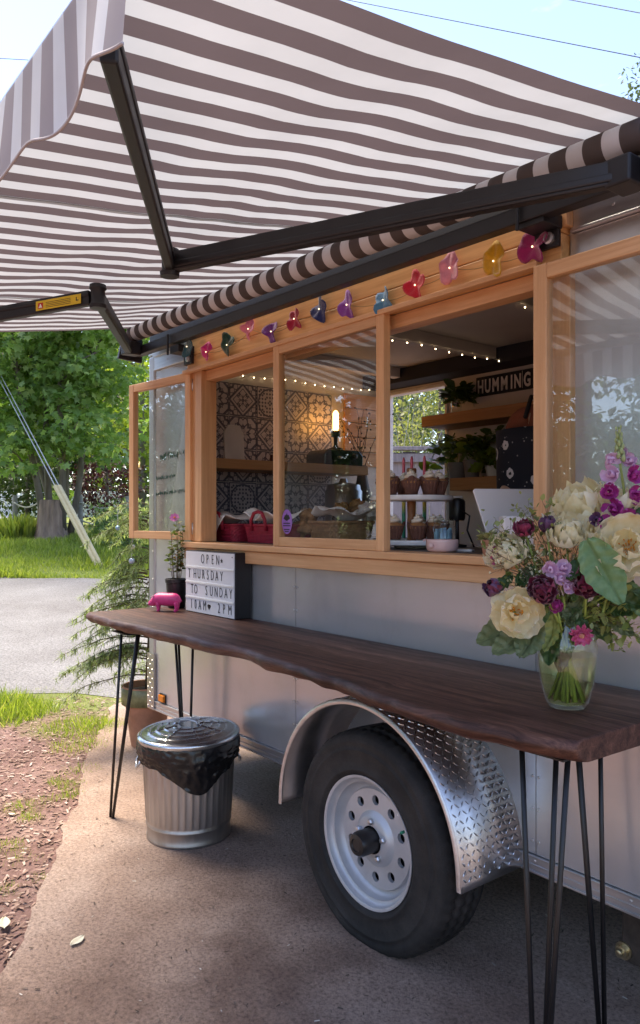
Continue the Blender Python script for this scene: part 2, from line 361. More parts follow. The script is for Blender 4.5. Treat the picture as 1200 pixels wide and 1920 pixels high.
# chips, twigs and grass (nobody could count these)
def scatter(n, fn):
    out = []
    while len(out) < n:
        p = fn()
        if p is not None: out.append(p)
    return np.array(out)
PADE = [(p[0], p[1]) for p in pts[:100]]
def on_pad(x, y):       # is the point right of the pad edge
    best = min(PADE, key=lambda q: (q[0]-x)**2+(q[1]-y)**2); return (x-best[0])*.5+(y-best[1])*.87 > 0
def flat_rot(n, tilt=.35):
    a = nrng.uniform(0, 2*np.pi, n); d = np.stack([np.cos(a), np.sin(a), nrng.normal(0, tilt*.4, n)], 1)
    u = np.stack([nrng.normal(0, tilt, n), nrng.normal(0, tilt, n), np.ones(n)], 1); return rot_from(d, u)
CHIP = ([(-.16,0,0),(.16,0,.02),(.13,1,0),(-.1,.9,.05)], [(0,1,2,3)])
def stuff(name, mesh, label, cat):
    o = bpy.data.objects.new(name, mesh); col.objects.link(o); return tag(o, label, cat, None, 'stuff')
def near_dirt():
    s = rnd.uniform(.9, 6.1); wl = rnd.uniform(-.62*s, -.1*s); p = gp(s, wl)
    return None if on_pad(p[0], p[1]) else (p[0], p[1], .006)
P_ = scatter(6500, near_dirt)
mulch = leafmat('mulch_chips', (.17,.095,.072), (.42,.28,.22), .05, .9, hue=(.58,.48,.41))
stuff('mulch', leaf_mesh('mulch', *CHIP, P_, flat_rot(len(P_)), nrng.uniform(.010, .040, len(P_)), mulch), 'brown bark chips and pale flecks strewn over the bare dirt', 'mulch')
def near_pad():
    s = rnd.uniform(.8, 5.5); wl = rnd.uniform(-.5*s, .45*s); p = gp(s, wl); return (p[0], p[1], .0155) if on_pad(p[0], p[1]) else None
P_ = scatter(1700, near_pad); sz = nrng.uniform(.004, .019, len(P_))
stuff('debris', leaf_mesh('debris', *CHIP, P_, flat_rot(len(P_), .2), sz, leafmat('pad_debris', (.05,.032,.024), (.26,.19,.15), .05, .9, hue=(.75,.70,.62))), 'tiny twigs and flecks littering the worn pad', 'debris')
GRASS = leafmat('grass_blades', (.13,.20,.03), (.32,.38,.09), .5, .5, hue=(.46,.42,.18))
def tufts(name, spots, label, h0, h1):
    pos = []; hh = []
    for (x, y, r, n, hgt) in spots:
        for _ in range(n):
            a = rnd.uniform(0, 6.283); q = r*math.sqrt(rnd.random())*(1+.4*mnoise.noise(Vector((math.cos(a)*2+x, math.sin(a)*2+y, 1)))); px, py = x+q*math.cos(a), y+q*math.sin(a)
            pos.append((px, py, ground_z((px, py))-.005)); hh.append(hgt*rnd.uniform(h0, h1)*(1.1-.6*q/r))
    n = len(pos); d = np.stack([nrng.normal(0, .45, n), nrng.normal(0, .45, n), np.ones(n)], 1)
    return stuff(name, leaf_mesh(name, *BLADE, np.array(pos), rot_from(d, nrng.normal(0, 1, (n, 3))), np.array(hh), GRASS), label, 'grass')
G = [((-5.091,-0.001,-0.000)[:2], .30, 1000, .085), ((-5.065,0.139,0.000)[:2], .20, 450, .08), ((-4.674,-0.162,0.000)[:2], .2, 450, .075), ((-5.785,-0.305,0.000)[:2], .35, 1500, .17), ((-6.033,-0.368,0.000)[:2], .4, 900, .19),
     ((-4.013,-0.476,0.000)[:2], .10, 160, .06), ((-4.114,-0.511,0.000)[:2], .06, 90, .06), ((-4.220,-0.322,0.000)[:2], .12, 150, .06), ((-3.873,-0.514,0.000)[:2], .07, 110, .06), ((-3.863,-0.770,0.000)[:2], .11, 220, .055),
     ((-3.703,-0.783,0.000)[:2], .08, 150, .05), ((-3.886,-0.627,0.000)[:2], .07, 90, .05), ((-3.430,-0.961,0.000)[:2], .08, 130, .05), ((-3.288,-0.949,0.000)[:2], .09, 90, .04), ((-3.043,-1.084,0.000)[:2], .07, 90, .04), ((-3.067,-0.960,0.000)[:2], .05, 60, .035)]
tufts('grass', [(g[0][0], g[0][1], g[1], g[2], g[3]) for g in G], 'green tufts of grass growing through the bare dirt', .5, 1.2)
strip = []
for k in range(60):
    px = rnd.uniform(-20, 190); py = rnd.uniform(1302, 1335); q = gp(1.42*1442/(py-972), (px-600)/1442*1.42*1442/(py-972)); strip.append((q[0], q[1], .25, 45, .06))
tufts('verge_grass', strip, 'short yellowish grass along the near edge of the road', .4, 1.1)
pos = []
for _ in range(30000):
    s = 12.9+4.6*rnd.random()**1.2; wl = rnd.uniform(-.48*s, -.15*s) if rnd.random() < .55 else rnd.uniform(-.85*s, -.05*s); pos.append(gp(s, wl, -.01))
n = len(pos); d = np.stack([nrng.normal(0, .35, n), nrng.normal(0, .35, n), np.ones(n)], 1)
hh = nrng.uniform(.07, .22, n)*np.clip(np.array([.45+.8*(mnoise.noise(Vector((p[0]*.9, p[1]*.9, 0)))+.35) for p in pos]), .35, 1.3)
lawnmat = leafmat('lawn_blades', (.18,.25,.04), (.38,.43,.11), .5, .5, hue=(.5,.48,.2))
BL2 = ([(x*2.2, y, z) for x, y, z in BLADE[0]], BLADE[1])
stuff('lawn_grass', leaf_mesh('lawn_grass', *BL2, np.array(pos), rot_from(d, nrng.normal(0, 1, (n, 3))), hh, lawnmat), 'bright uncut lawn across the road', 'grass')
# ------------------------------------------------------------------ the food trailer
def sidingmat():
    m = bpy.data.materials.new('grey_aluminium_siding'); nt, p, L = nodes_of(m); v = mapping(nt)
    n = noise_n(nt, mapping(nt, (.6,1,2.2)), 1.5, 5); base = ramp(nt, n, [(.3, (.56,.56,.575)), (.7, (.65,.65,.66))])
    gr = math_n(nt, 'MULTIPLY', ramp(nt, noise_n(nt, mapping(nt, (3,3,1.1)), 2.4, 9, .72), [(.52, (0,0,0)), (.78, (.22,.22,.22))]), ramp(nt, noise_n(nt, v, 120, 3), [(.3, (.4,.4,.4)), (.7, (1,1,1))]))
    L.new(mixrgb(nt, gr, base, (.24,.20,.17)), p.inputs['Base Color'])
    p.inputs['Metallic'].default_value = .55
    L.new(ramp(nt, noise_n(nt, v, 7, 6), [(.35, (.17,)*3), (.7, (.27,)*3)]), p.inputs['Roughness'])
    L.new(bump(nt, math_n(nt, 'ADD', noise_n(nt, mapping(nt, (1,1,.35)), 2.2, 2), math_n(nt, 'MULTIPLY', noise_n(nt, v, 9, 3), .10)), .12, .05), p.inputs['Normal']); return m
SIDING = sidingmat()
INWALL = M('interior_white_wall', (.58,.55,.52), .7, 0, .06, 3, bmp=.08, bs=30)
CEIL = M('interior_ceiling', (.50,.47,.45), .6, 0, .08, 2)
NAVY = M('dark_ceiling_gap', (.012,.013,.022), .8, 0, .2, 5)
T = thing('food_trailer', 'silver grey food trailer with open wooden serving windows under the awning', 'trailer', (-1.5, .9, 0))
TO = -Vector((-1.5, .9, 0))
def tp(mb, name, mat, parent=T, **k):     # a trailer part given in world coordinates
    off = TO if parent is T else (0,0,0)
    mb.v = [(x+off[0], y+off[1], z+off[2]) for x, y, z in mb.v]; return mb.build(name, mat, parent, **k)
WX0, WX1, WZ0, WZ1 = -3.46, -1.30, 1.262, 2.335      # hole in the siding
XL, XR, YB = -4.03, .95, 1.80
B0 = .40
# siding panels (L-shaped where they run round the opening)
for poly in ([(-3.955,B0),(-2.6415,B0),(-2.6415,WZ0),(WX0,WZ0),(WX0,2.245),(-3.955,2.245)],
             [(-2.6385,B0),(-1.4215,B0),(-1.4215,WZ0),(-2.6385,WZ0)],
             [(-1.4185,B0),(-.2015,B0),(-.2015,2.245),(WX1,2.245),(WX1,WZ0),(-1.4185,WZ0)],
             [(-.1985,B0),(XR,B0),(XR,2.245),(-.1985,2.245)]):
    tp(MB().prism(poly, 'y', -.004, .004), 'siding_panel', SIDING)
def wall_with_hole(name, y0, y1, hole, mat):
    mb = MB(); x0, x1, z0, z1 = hole
    mb.box(XL+.05, x0, y0, y1, .45, 2.42).box(x1, XR, y0, y1, .45, 2.42).box(x0, x1, y0, y1, .45, z0).box(x0, x1, y0, y1, z1, 2.42); return tp(mb, name, mat)
wall_with_hole('inner_side_wall', .005, .05, (WX0+.03, WX1-.03, WZ0, 2.17), INWALL)
wall_with_hole('back_wall', 1.75, 1.795, (-3.93, -3.37, 1.02, 2.275), INWALL)
tp(MB().box(XL+.05, XR, 1.796, 1.802, B0, 1.02).box(-3.37, XR, 1.796, 1.802, 1.02, 2.42).box(XL+.05, -3.37, 1.796, 1.802, 2.275, 2.42).box(XL+.05, -3.93, 1.796, 1.802, 1.02, 2.275), 'back_siding', SIDING)
fm = MB().box(-3.945, -3.925, 1.735, 1.81, 1.0, 2.29).box(-3.375, -3.355, 1.735, 1.81, 1.0, 2.29).box(-3.925, -3.375, 1.735, 1.81, 2.272, 2.292).box(-3.925, -3.375, 1.735, 1.81, 1.0, 1.02)
tp(fm, 'back_window_frame', M('white_window_frame', (.75,.75,.76), .4), bevel=.003)
fwall = tp(MB().box(XL+.012, XL+.06, .0, 1.80, .45, 2.42), 'front_wall', INWALL)
tp(MB().box(XL, XL+.010, .02, 1.80, B0, 2.42), 'front_siding', SIDING)
tp(MB().box(XR, XR+.05, 0, 1.80, B0, 2.42), 'rear_wall', SIDING)
tp(MB().box(XL, XR+.05, .0, 1.80, .36, .449), 'floor', DARKMET)
tp(MB().box(XL-.01, XR+.06, .0, 1.81, 2.43, 2.47), 'roof', TRIM, bevel=.01)
tp(MB().box(XL+.06, XR, .05, 1.75, 2.40, 2.415), 'ceiling', CEIL)
for x in (-3.62, -2.84, -2.06, -1.28):
    tp(MB().box(x-.03, x+.03, .06, 1.55, 2.335, 2.399), 'ceiling_joist', CEIL, bevel=.004)
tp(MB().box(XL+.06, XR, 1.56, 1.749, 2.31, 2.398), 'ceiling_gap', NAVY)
# corner post, top channel, bottom trim
tp(MB().box(XL, -3.957, -.012, .03, .365, 2.335), 'corner_post', M('corner_aluminium', (.46,.465,.48), .3, .6, .08, 3), bevel=.012, seg=4)
for (a, b) in ((-3.957, -3.53), (-1.292, XR)):
    c = tp(MB().box(a, b, -.014, .004, 2.247, 2.335).box(a, b, -.024, -.014, 2.322, 2.335).box(a, b, -.020, -.014, 2.247, 2.256), 'top_channel', TRIM, bevel=.0015)
tp(MB().box(XL, XR, -.010, .006, .345, .398).box(XL, XR, -.016, -.010, .345, .353).box(XL, XR, -.015, -.010, .391, .398).box(XL, XR, -.0135, -.010, .368, .373), 'bottom_trim', TRIM, bevel=.0015)
tp(MB().box(XL, XR, -.014, .03, 2.337, 2.43), 'roof_edge', TRIM, bevel=.004)
rv = MB()
def rivet(x, z, y=-.004, r=.0048):
    rv.lathe([(r, 0), (r*.8, .0022), (r*.3, .003)], 8, (x, y, z), 'y', cap1=True)
for k in range(12): rivet(-3.975, .45+k*.157, -.0125)
for x in (-2.652, -1.432, -.21):
    for k in range(9):
        rivet(x, .44+k*.098); rivet(x+.022, .44+k*.098)
for k in range(16): rivet(-3.9+k*.31, .382, -.010)
for x in (-3.80,-3.6,-1.16,-1.05,-.8,-.5): rivet(x, 2.29, -.014, .006)
o = tp(rv, 'rivets', TRIM); o['kind'] = 'stuff'
tread = M('bright_tread_plate', (.54,.54,.55), .30, .95, .12, 10, bmp=.05, bs=80)
kp = tp(MB().box(XL-.006, XL-.001, .0, 1.8, .345, .66).box(-4.036, -3.953, -.018, -.0125, .345, .66), 'tread_plate_guard', tread)
lz = MB()
LZ = [(-.0105,0),(-.004,.0023),(.004,.0023),(.0105,0),(.004,-.0023),(-.004,-.0023)]
def lozenge(mb, c, eu, ev, en, flip, h=.0022):
    c, eu, ev, en = map(Vector, (c, eu, ev, en)); a = math.radians(45 if flip else -45); ca, sa = math.cos(a), math.sin(a); lo = []; hi = []
    for (p, q) in LZ:
        u, v_ = p*ca-q*sa, p*sa+q*ca; lo.append(c+eu*u+ev*v_); hi.append(c+eu*u*.7+ev*v_*.7+en*h)
    mb.add(lo+hi, [tuple(range(6, 12))]+[(i, (i+1) % 6, 6+(i+1) % 6, 6+i) for i in range(6)])
for i in range(3):
    for j in range(12): lozenge(lz, (-4.02+i*.025, -.018, .36+j*.026), (1,0,0), (0,0,1), (0,-1,0), (i+j) % 2)
for i in range(14):
    for j in range(12): lozenge(lz, (XL-.006, .02+i*.026, .36+j*.026), (0,1,0), (0,0,1), (-1,0,0), (i+j) % 2)
o = lz.build('tread_bumps', tread, kp); o.data.transform(Matrix.Translation(TO)); o['kind'] = 'stuff'
ml = tp(MB().box(-3.895, -3.835, -.022, -.004, .408, .445), 'marker_light', M('amber_lens', (.75,.22,.02), .25, 0, .1, 40), bevel=.004); ml['label'] = 'small amber marker light low on the front corner'
tp(MB().box(-3.90, -3.83, -.010, -.004, .402, .451), 'marker_light_base', BLACK)
# wooden surround
tp(MB().box(-3.525, -1.305, -.042, .002, 2.168, 2.246), 'header_board', CEDAR, bevel=.003)
tp(MB().box(-3.525, -1.305, -.040, .002, 2.249, 2.336), 'header_board', CEDAR, bevel=.003)
tp(MB().box(-1.303, -1.285, -.045, .002, 2.262, 2.336), 'header_end_cap', FIRZ, bevel=.003)
tp(MB().box(-3.40, -1.365, -.004, .060, 2.115, 2.166), 'frame_head', FIR, bevel=.003)
tp(MB().box(-3.525, -1.372, -.072, -.044, 2.158, 2.176), 'track', FIR, bevel=.002)
tp(MB().box(-3.465, -3.402, -.030, .060, 1.302, 2.166), 'frame_post', FIRZ, bevel=.003)
tp(MB().box(-3.53, -3.468, -.020, .0, 1.302, 2.166), 'frame_post', FIRZ, bevel=.003)
tp(MB().box(-1.363, -1.285, -.030, .060, 1.302, 2.166), 'frame_post', FIRZ, bevel=.003)
tp(MB().box(-3.545, -1.27, -.070, .055, 1.272, 1.300), 'sill', FIR, bevel=.004)
tp(MB().box(-3.54, -1.275, -.052, .002, 1.214, 1.270), 'sill_board', FIR, bevel=.003)
def window(name, w_, h_, st, th, place, label, two=None):
    e = bpy.data.objects.new(name, None); col.objects.link(e); e.parent = T; e.matrix_local = Matrix.Translation(TO) @ place; e['label'] = label; e.empty_display_size = .1
    MB().box(0, st, 0, th, 0, h_).build('stile', FIRZ, e, bevel=.003); MB().box(w_-st, w_, 0, th, 0, h_).build('stile', FIRZ, e, bevel=.003)
    MB().box(st+.0005, w_-st-.0005, .001, th-.001, 0, st*.95).build('rail', FIR, e, bevel=.003); MB().box(st+.0005, w_-st-.0005, .001, th-.001, h_-st*.95, h_).build('rail', FIR, e, bevel=.003)
    MB().box(st-.004, w_-st+.004, th*.5-.002, th*.5+.002, st*.95-.004, h_-st*.95+.004).build('pane', GLASS, e)
    return e
ang = math.atan2(-.095+.025, -4.09+3.505)
w1 = window('casement_window', .585, .865, .045, .035, Matrix.Translation((-3.507, -.036, 1.308)) @ Matrix.Rotation(ang, 4, 'Z') @ Matrix.Translation((0, -.035, 0)), 'hinged wooden casement swung open against the front siding')
w2 = window('sliding_window', .695, .862, .042, .034, Matrix.Translation((-2.722, -.066, 1.301)), 'middle sliding window with an oval purple sticker')
w3 = window('sliding_window', .70, .845, .045, .034, Matrix.Translation((-1.358, -.104, 1.303)), 'right hand window pushed aside over the grey siding')
# latch and hinges on the open casement, sticker on the middle pane
MB().tube([(.562,-.004,.40),(.562,-.02,.40),(.562,-.022,.435)], .005, 8).build('latch', M('brass', (.45,.33,.14), .35, .9), w1, smooth=True)
for z in (.06, .80): MB().tube([(0,.017,z-.03),(0,.017,z+.03)], .007, 8).build('hinge', GALV, w1, smooth=True)
PUR = M('purple_sticker', (.30,.14,.52), .4, 0, .05, 5); INK = M('black_ink', (.01,.01,.012), .5, 0, 0)
stx = MB(); n = 28; stx.lathe([(.002,0),(.036,.0008),(.037,.0004),(.037,0)], n, (.083,.0145,.105), 'y', sx=1.0)
stx.v = [(x, y, .105+(z-.105)*1.42) for x, y, z in stx.v]
stk = stx.build('sticker', PUR, w2)
prt = MB(); prt.prism([(.06,.118),(.072,.135),(.077,.130),(.084,.142),(.090,.131),(.096,.135),(.106,.118),(.083,.108)], 'y', .0128, .0134)
for k, (z, l) in enumerate(((.098,.024),(.088,.026),(.072,.02),(.063,.014))): prt.box(.083-l, .083+l, .0128, .0134, z-.0022, z+.0022)
prt.build('emblem', INK, stk)
# faint handwriting in green on the front siding behind the casement
hw = MB(); HWM = M('green_chalk', (.05,.16,.12), .7, 0, 0)
def scribble(x0, x1, z, seed, hgt=.014):
    r = random.Random(seed); x = x0
    while x < x1:
        L_ = r.uniform(.012, .03); n = 9
        p = [(x+L_*t/n, -.0062, z+(x-x0)*.03+hgt*(math.sin(t*2.3+r.random()*2)*.6+(r.random()-.3)*.8)) for t in range(n+1)]
        hw.tube(p, .0009, 4); x += L_+r.choice((.003, .003, .012))
scribble(-3.90, -3.58, 1.755, 3, .026); scribble(-3.95, -3.72, 1.64, 5, .016); scribble(-3.95, -3.6, 1.555, 8, .016)
o = tp(hw, 'handwriting', HWM); o['label'] = 'faint green handwriting on the front siding'
# wheel, fender, underbody
HX, HZ_ = -1.915, .347
WH = bpy.data.objects.new('wheel', None); col.objects.link(WH); WH.parent = T; WH.location = Vector((HX+.012, -.062, HZ_))+TO
RT_ = .362
NS = 180
def tmod(a, j, r, z):
    if r > RT_-.012:
        k = int(a/(2*math.pi)*NS+.5)
        if k % 3 == 0 and .035 < z < .185: return -.006
    return mnoise.noise(Vector((math.cos(a)*3, math.sin(a)*3, z*20)))*.0008
prof = [(.20,.02),(.235,.006),(.31,.0),(.348,.012),(RT_,.04),(RT_+.001,.062),(RT_-.009,.064),(RT_-.009,.072),(RT_+.002,.074),(RT_+.003,.105),(RT_-.009,.107),(RT_-.009,.115),(RT_+.003,.117),(RT_+.002,.146),(RT_-.009,.148),(RT_-.009,.156),(RT_+.001,.158),(RT_,.180),(.350,.202),(.342,.208),(.338,.2095),(.336,.2115),(.322,.2125),(.318,.211),(.305,.212),(.303,.2145),(.297,.2145),(.294,.212),(.262,.214),(.240,.2115),(.238,.2135),(.232,.2135),(.229,.210),(.213,.198),(.205,.19)]
ty = MB().lathe(prof, NS, (0,0,0), 'y', tmod)
for k in range(72):      # moulded bars on the sidewall
    a = 2*math.pi*k/72
    if k % 9 in (0, 1): continue
    c, s = math.cos(a), math.sin(a); ex = Vector((-s, 0, c)); er = Vector((c, 0, s))
    for q in ((.270, .008) if k % 2 else (.273, .005),):
        ctr = er*q[0]+Vector((0,-.2132,0)); ty.add([ctr-ex*q[1]*.5-er*.006, ctr+ex*q[1]*.5-er*.006, ctr+ex*q[1]*.5+er*.006, ctr-ex*q[1]*.5+er*.006, ctr+Vector((0,-.0016,0))], [(0,1,4),(1,2,4),(2,3,4),(3,0,4)])
ty.v = [(x, y, max(z, .0125-HZ_)) for x, y, z in ty.v]
ty.build('tyre', RUBBER, WH, smooth=True)
rim = MB(); rim.lathe([(.206,.05),(.2065,.186),(.213,.199),(.2165,.203),(.216,.206),(.211,.206),(.206,.203),(.203,.190),(.196,.182),(.190,.180),(.187,.165),(.176,.150),(.168,.147),(.1655,.150),(.1625,.158)], 64, (0,0,0), 'y')
def in_sector(r, a, r0, r1): return r0 <= r <= r1 and abs(a) <= math.pi/10+1e-6
YD = -.158
rc, hr = .128, .0165
for k in range(10):
    A = 2*math.pi*(k+.5)/10; vs_in = []; vs_out = []
    cor_ = [math.atan2(rr*math.sin(aa), rr*math.cos(aa)-rc) % (2*math.pi) for rr in (.092, .1625) for aa in (-math.pi/10, math.pi/10)]
    ths = sorted([2*math.pi*q/36 for q in range(36)]+cor_); m_ = len(ths)
    for th in ths:
        dx, dz = math.cos(th), math.sin(th); lo, hi = 0, .2
        for _ in range(22):
            md = (lo+hi)/2; x, z = rc+dx*md, dz*md
            if in_sector(math.hypot(x, z), math.atan2(z, x), .092, .1625): lo = md
            else: hi = md
        for rad, dst in ((hr, vs_in), (lo, vs_out)):
            x, z = rc+dx*rad, dz*rad; ca, sa = math.cos(A), math.sin(A); rr = math.hypot(x, z); yy = YD+(.012*(rr-.092)/.07 if False else 0)
            dst.append((x*ca-z*sa, yy, x*sa+z*ca))
    back = [(x, y+.014, z) for x, y, z in vs_in]
    rim.add(vs_in+vs_out+back, [(q, (q+1) % m_, m_+(q+1) % m_, m_+q) for q in range(m_)]+[(2*m_+q, 2*m_+(q+1) % m_, (q+1) % m_, q) for q in range(m_)])
rim.lathe([(.0925,.158),(.088,.160),(.080,.170),(.070,.176),(.046,.177)], 48, (0,0,0), 'y')
RIM = rim.build('rim', RIMPAINT, WH, auto=35)
MB().lathe([(.20,.06),(.20,.10),(.17,.125),(.01,.13)], 32, (0,0,0), 'y', cap1=True).build('brake_drum', DARKMET, WH, smooth=True)
for k in range(5):
    a = 2*math.pi*k/5+.3; MB().lathe([(.011,.174),(.0115,.186),(.008,.190),(.004,.191)], 6, (.062*math.cos(a), 0, .062*math.sin(a)), 'y', cap1=True).build('lug_nut', TRIM, RIM, bevel=.001)
MB().lathe([(.040,.172),(.041,.205),(.0405,.232),(.034,.244),(.022,.247),(.020,.243),(.012,.243)], 32, (0,0,0), 'y', cap1=True).build('hub_cap', M('hub_rubber', (.02,.018,.018), .35, 0, .2, 20), WH, auto=40)
MB().tube([(.146,-.16,.072),(.152,-.188,.075)], .005, 8).build('valve_cap', M('green_cap', (.01,.25,.14), .4, 0, 0), RIM, smooth=True)
MB().box(.105,.128,-.1595,-.1585,.108,.13).build('weight_label', WHITEP, RIM)
FR, FY, FZ = .446, -.290, .368
fa = [math.pi*k/48 for k in range(49)]
def fpath(k):      # rounded arch with a slightly flat rear slope
    a = fa[k]; return (HX-FR*math.cos(a), FZ+FR*math.sin(a)*1.0)
fpts = [(HX-FR-.002, FZ-.02)]+[fpath(k) for k in range(49)]+[(HX+FR+.002, FZ-.02)]
f = MB(); n = len(fpts); f.add([(x, FY, z) for x, z in fpts]+[(x, -.004, z) for x, z in fpts], [(i, i+1, n+i+1, n+i) for i in range(n-1)])
FEN = tp(f, 'fender', tread, solid=.003)
FEN.data.polygons.foreach_set('use_smooth', [True]*len(FEN.data.polygons))
lip = MB(); rin = [(HX+(x-HX)*.962, FZ+(z-FZ)*.962 if z > FZ else z) for x, z in fpts]
lip.add([(x, FY-.0005, z) for x, z in fpts]+[(x, FY-.0005, z) for x, z in rin]+[(x, FY-.008, FZ+(z-FZ)*.985) for x, z in [((p[0]+q[0])/2, (p[1]+q[1])/2+.004) for p, q in zip(fpts, rin)]],
        [(i, i+1, 2*n+i+1, 2*n+i) for i in range(n-1)]+[(2*n+i, 2*n+i+1, n+i+1, n+i) for i in range(n-1)])
o = lip.build('fender_lip', TRIM, FEN, smooth=True); o.data.transform(Matrix.Translation(TO))
bp = MB()
for i in range(62):
    s_ = (i+.5)/62*math.pi; x, z = HX-FR*math.cos(s_), FZ+FR*math.sin(s_); en = (-math.cos(s_), 0, math.sin(s_)); eu = (math.sin(s_), 0, math.cos(s_))
    for j in range(12): lozenge(bp, (x+en[0]*.0017, FY+.016+j*.0228, z+en[2]*.0017), eu, (0,1,0), en, (i+j) % 2, .0024)
o = bp.build('tread_bumps', tread, FEN); o.data.transform(Matrix.Translation(TO)); o['kind'] = 'stuff'
o = MB().box(HX-.07, HX-.005, -.175, -.135, FZ+FR+.001, FZ+FR+.022).tube([(HX-.06,-.155,FZ+FR+.025),(HX-.01,-.155,FZ+FR+.03)], .006, 6).build('fender_clip', BLACK, FEN, bevel=.003); o.data.transform(Matrix.Translation(TO))
tp(MB().box(HX-FR, HX+FR, .06, .07, .36, .80).box(HX-FR, HX+FR, -.003, .06, .80, .815), 'wheel_well', DARKMET)
tp(MB().tube([(HX,.0,HZ_-.02),(HX,1.75,HZ_-.02)], .035, 12).bar((-3.9,.35,.31),(.9,.35,.31),.05,.1).bar((-3.9,1.45,.31),(.9,1.45,.31),.05,.1), 'chassis', DARKMET)
RUST = M('rusty_steel', (.09,.07,.06), .6, .4, .4, 20, bmp=.2, bs=80)
tp(MB().box(-1.24,-1.10,.17,.21,.10,.34).bar((-1.17,.16,.30),(-1.05,.16,.18),.05,.06).bar((-1.21,.2,.14),(-.6,.2,.24),.05,.03), 'spring_hanger', RUST, bevel=.004)
tp(MB().lathe([(.026,.0),(.026,.006),(.018,.006),(.018,.018),(.011,.019),(.011,.032),(.008,.034)], 12, (-1.232,.168,.132), 'y', cap1=True), 'spring_bolt', M('zinc_bolt', (.55,.46,.30), .3, .9, .2, 30), auto=35)
tp(MB().box(-.05,.0,.3,.36,.05,.35).box(-.1,.05,.28,.38,.012,.05), 'stabiliser_jack', RUST, bevel=.004)
tp(MB().box(XL+.3, XR, 1.77, 1.79, .03, .36), 'far_light_block', DARKMET)  # added unseen panel, blocks far-side light to keep the ground underneath dark
# the other wheel on the far side
wh2 = bpy.data.objects.new('wheel', None); col.objects.link(wh2); wh2.parent = T; wh2.location = Vector((HX, 1.81, HZ_))+TO; wh2.rotation_euler = (0,0,math.pi)
for ch in list(WH.children):
    if ch.name.split('.')[0] in ('tyre', 'rim'): c = ch.copy(); col.objects.link(c); c.parent = wh2

# ---- interior fittings
tp(MB().box(-3.96, .9, .056, .56, 1.278, 1.300), 'counter', wood('dark_counter', (.06,.045,.04), (.11,.085,.075), 0, .35), bevel=.004)
tp(MB().box(-3.96, .9, .10, .54, .45, 1.277), 'counter_cabinet', INWALL)
tp(MB().box(-3.965, -3.70, .08, 1.37, 1.70, 1.756), 'shelf', SHELFY, bevel=.003)
tp(MB().box(-3.352, -2.30, 1.50, 1.748, 1.985, 2.052), 'shelf', SHELFX, bevel=.003)
tp(MB().box(-3.12, -2.675, 1.50, 1.748, 1.585, 1.66), 'shelf', SHELFX, bevel=.003)
# patterned wall tiles on the front wall
def tilemat(name, kind):
    m = bpy.data.materials.new(name); nt, p, L = nodes_of(m)
    t = nt.nodes.new('ShaderNodeTexCoord'); sp = nt.nodes.new('ShaderNodeSeparateXYZ'); L.new(t.outputs['Object'], sp.inputs[0])
    S = .1
    a = math_n(nt, 'DIVIDE', math_n(nt, 'ABSOLUTE', sp.outputs['Y']), S); b = math_n(nt, 'DIVIDE', math_n(nt, 'ABSOLUTE', sp.outputs['Z']), S)
    hi = math_n(nt, 'MAXIMUM', a, b); lo = math_n(nt, 'MINIMUM', a, b); dia = math_n(nt, 'ADD', a, b)
    r = math_n(nt, 'SQRT', math_n(nt, 'ADD', math_n(nt, 'MULTIPLY', a, a), math_n(nt, 'MULTIPLY', b, b)))
    th = math_n(nt, 'ARCTAN2', lo, hi)
    def band(x, c, w_): return math_n(nt, 'LESS_THAN', math_n(nt, 'ABSOLUTE', math_n(nt, 'SUBTRACT', x, c)), w_)
    def OR(*xs):
        o = xs[0]
        for x in xs[1:]: o = math_n(nt, 'MAXIMUM', o, x)
        return o
    pet = math_n(nt, 'MULTIPLY', math_n(nt, 'SINE', math_n(nt, 'MULTIPLY', th, 8.)), .16)
    if kind == 0:
        f = OR(band(dia, .98, .09), band(dia, .70, .035), band(math_n(nt, 'ADD', r, pet), .30, .09), band(math_n(nt, 'SUBTRACT', dia, math_n(nt, 'MULTIPLY', pet, 1.6)), 1.28, .06), band(hi, .93, .03), band(math_n(nt, 'ADD', dia, pet), 1.45, .12), band(r, .06, .05))
    elif kind == 1:
        f = OR(band(math_n(nt, 'ADD', r, pet), .50, .10), band(math_n(nt, 'SUBTRACT', r, pet), .78, .05), band(math_n(nt, 'ADD', r, math_n(nt, 'MULTIPLY', pet, -1.3)), .22, .05), band(dia, 1.6, .1), band(hi, .95, .03), band(lo, .33, .03))
    else:
        wv = math_n(nt, 'MULTIPLY', math_n(nt, 'SINE', math_n(nt, 'MULTIPLY', dia, 14.)), math_n(nt, 'SINE', math_n(nt, 'MULTIPLY', math_n(nt, 'SUBTRACT', hi, lo), 14.)))
        f = OR(math_n(nt, 'GREATER_THAN', wv, .25), band(r, .85, .05), band(hi, .95, .03))
    nz = noise_n(nt, t.outputs['Object'], 60, 3)
    ink = ramp(nt, nz, [(.3, (.085,.085,.125)), (.7, (.15,.15,.195))]); clay = ramp(nt, nz, [(.3, (.52,.49,.53)), (.7, (.62,.59,.62))])
    L.new(mixrgb(nt, f, clay, ink), p.inputs['Base Color']); p.inputs['Roughness'].default_value = .4; return m
TM = [tilemat('tile_diamond', 0), tilemat('tile_rosette', 1), tilemat('tile_lattice', 2)]
tiles = [MB().box(-.002, .003, -.0985, .0985, -.0985, .0985).mesh('tile', m) for m in TM]
PAT = [[0,1,0,2,0,1],[2,0,1,0,1,0],[0,1,0,1,0,2],[1,0,2,0,1,0],[0,1,0,2,0,1]]
for r_ in range(6):
    for c_ in range(6):
        z = 2.14-r_*.2
        o = shared('tile', tiles[PAT[r_ % 5][c_]], fwall, Matrix.Translation(Vector((XL+.063, .18+c_*.2, z))+TO))
tp(MB().box(XL+.06, XL+.075, .05, .08, 1.3, 2.4), 'wall_batten', M('white_batten', (.7,.68,.65), .5), bevel=.002)
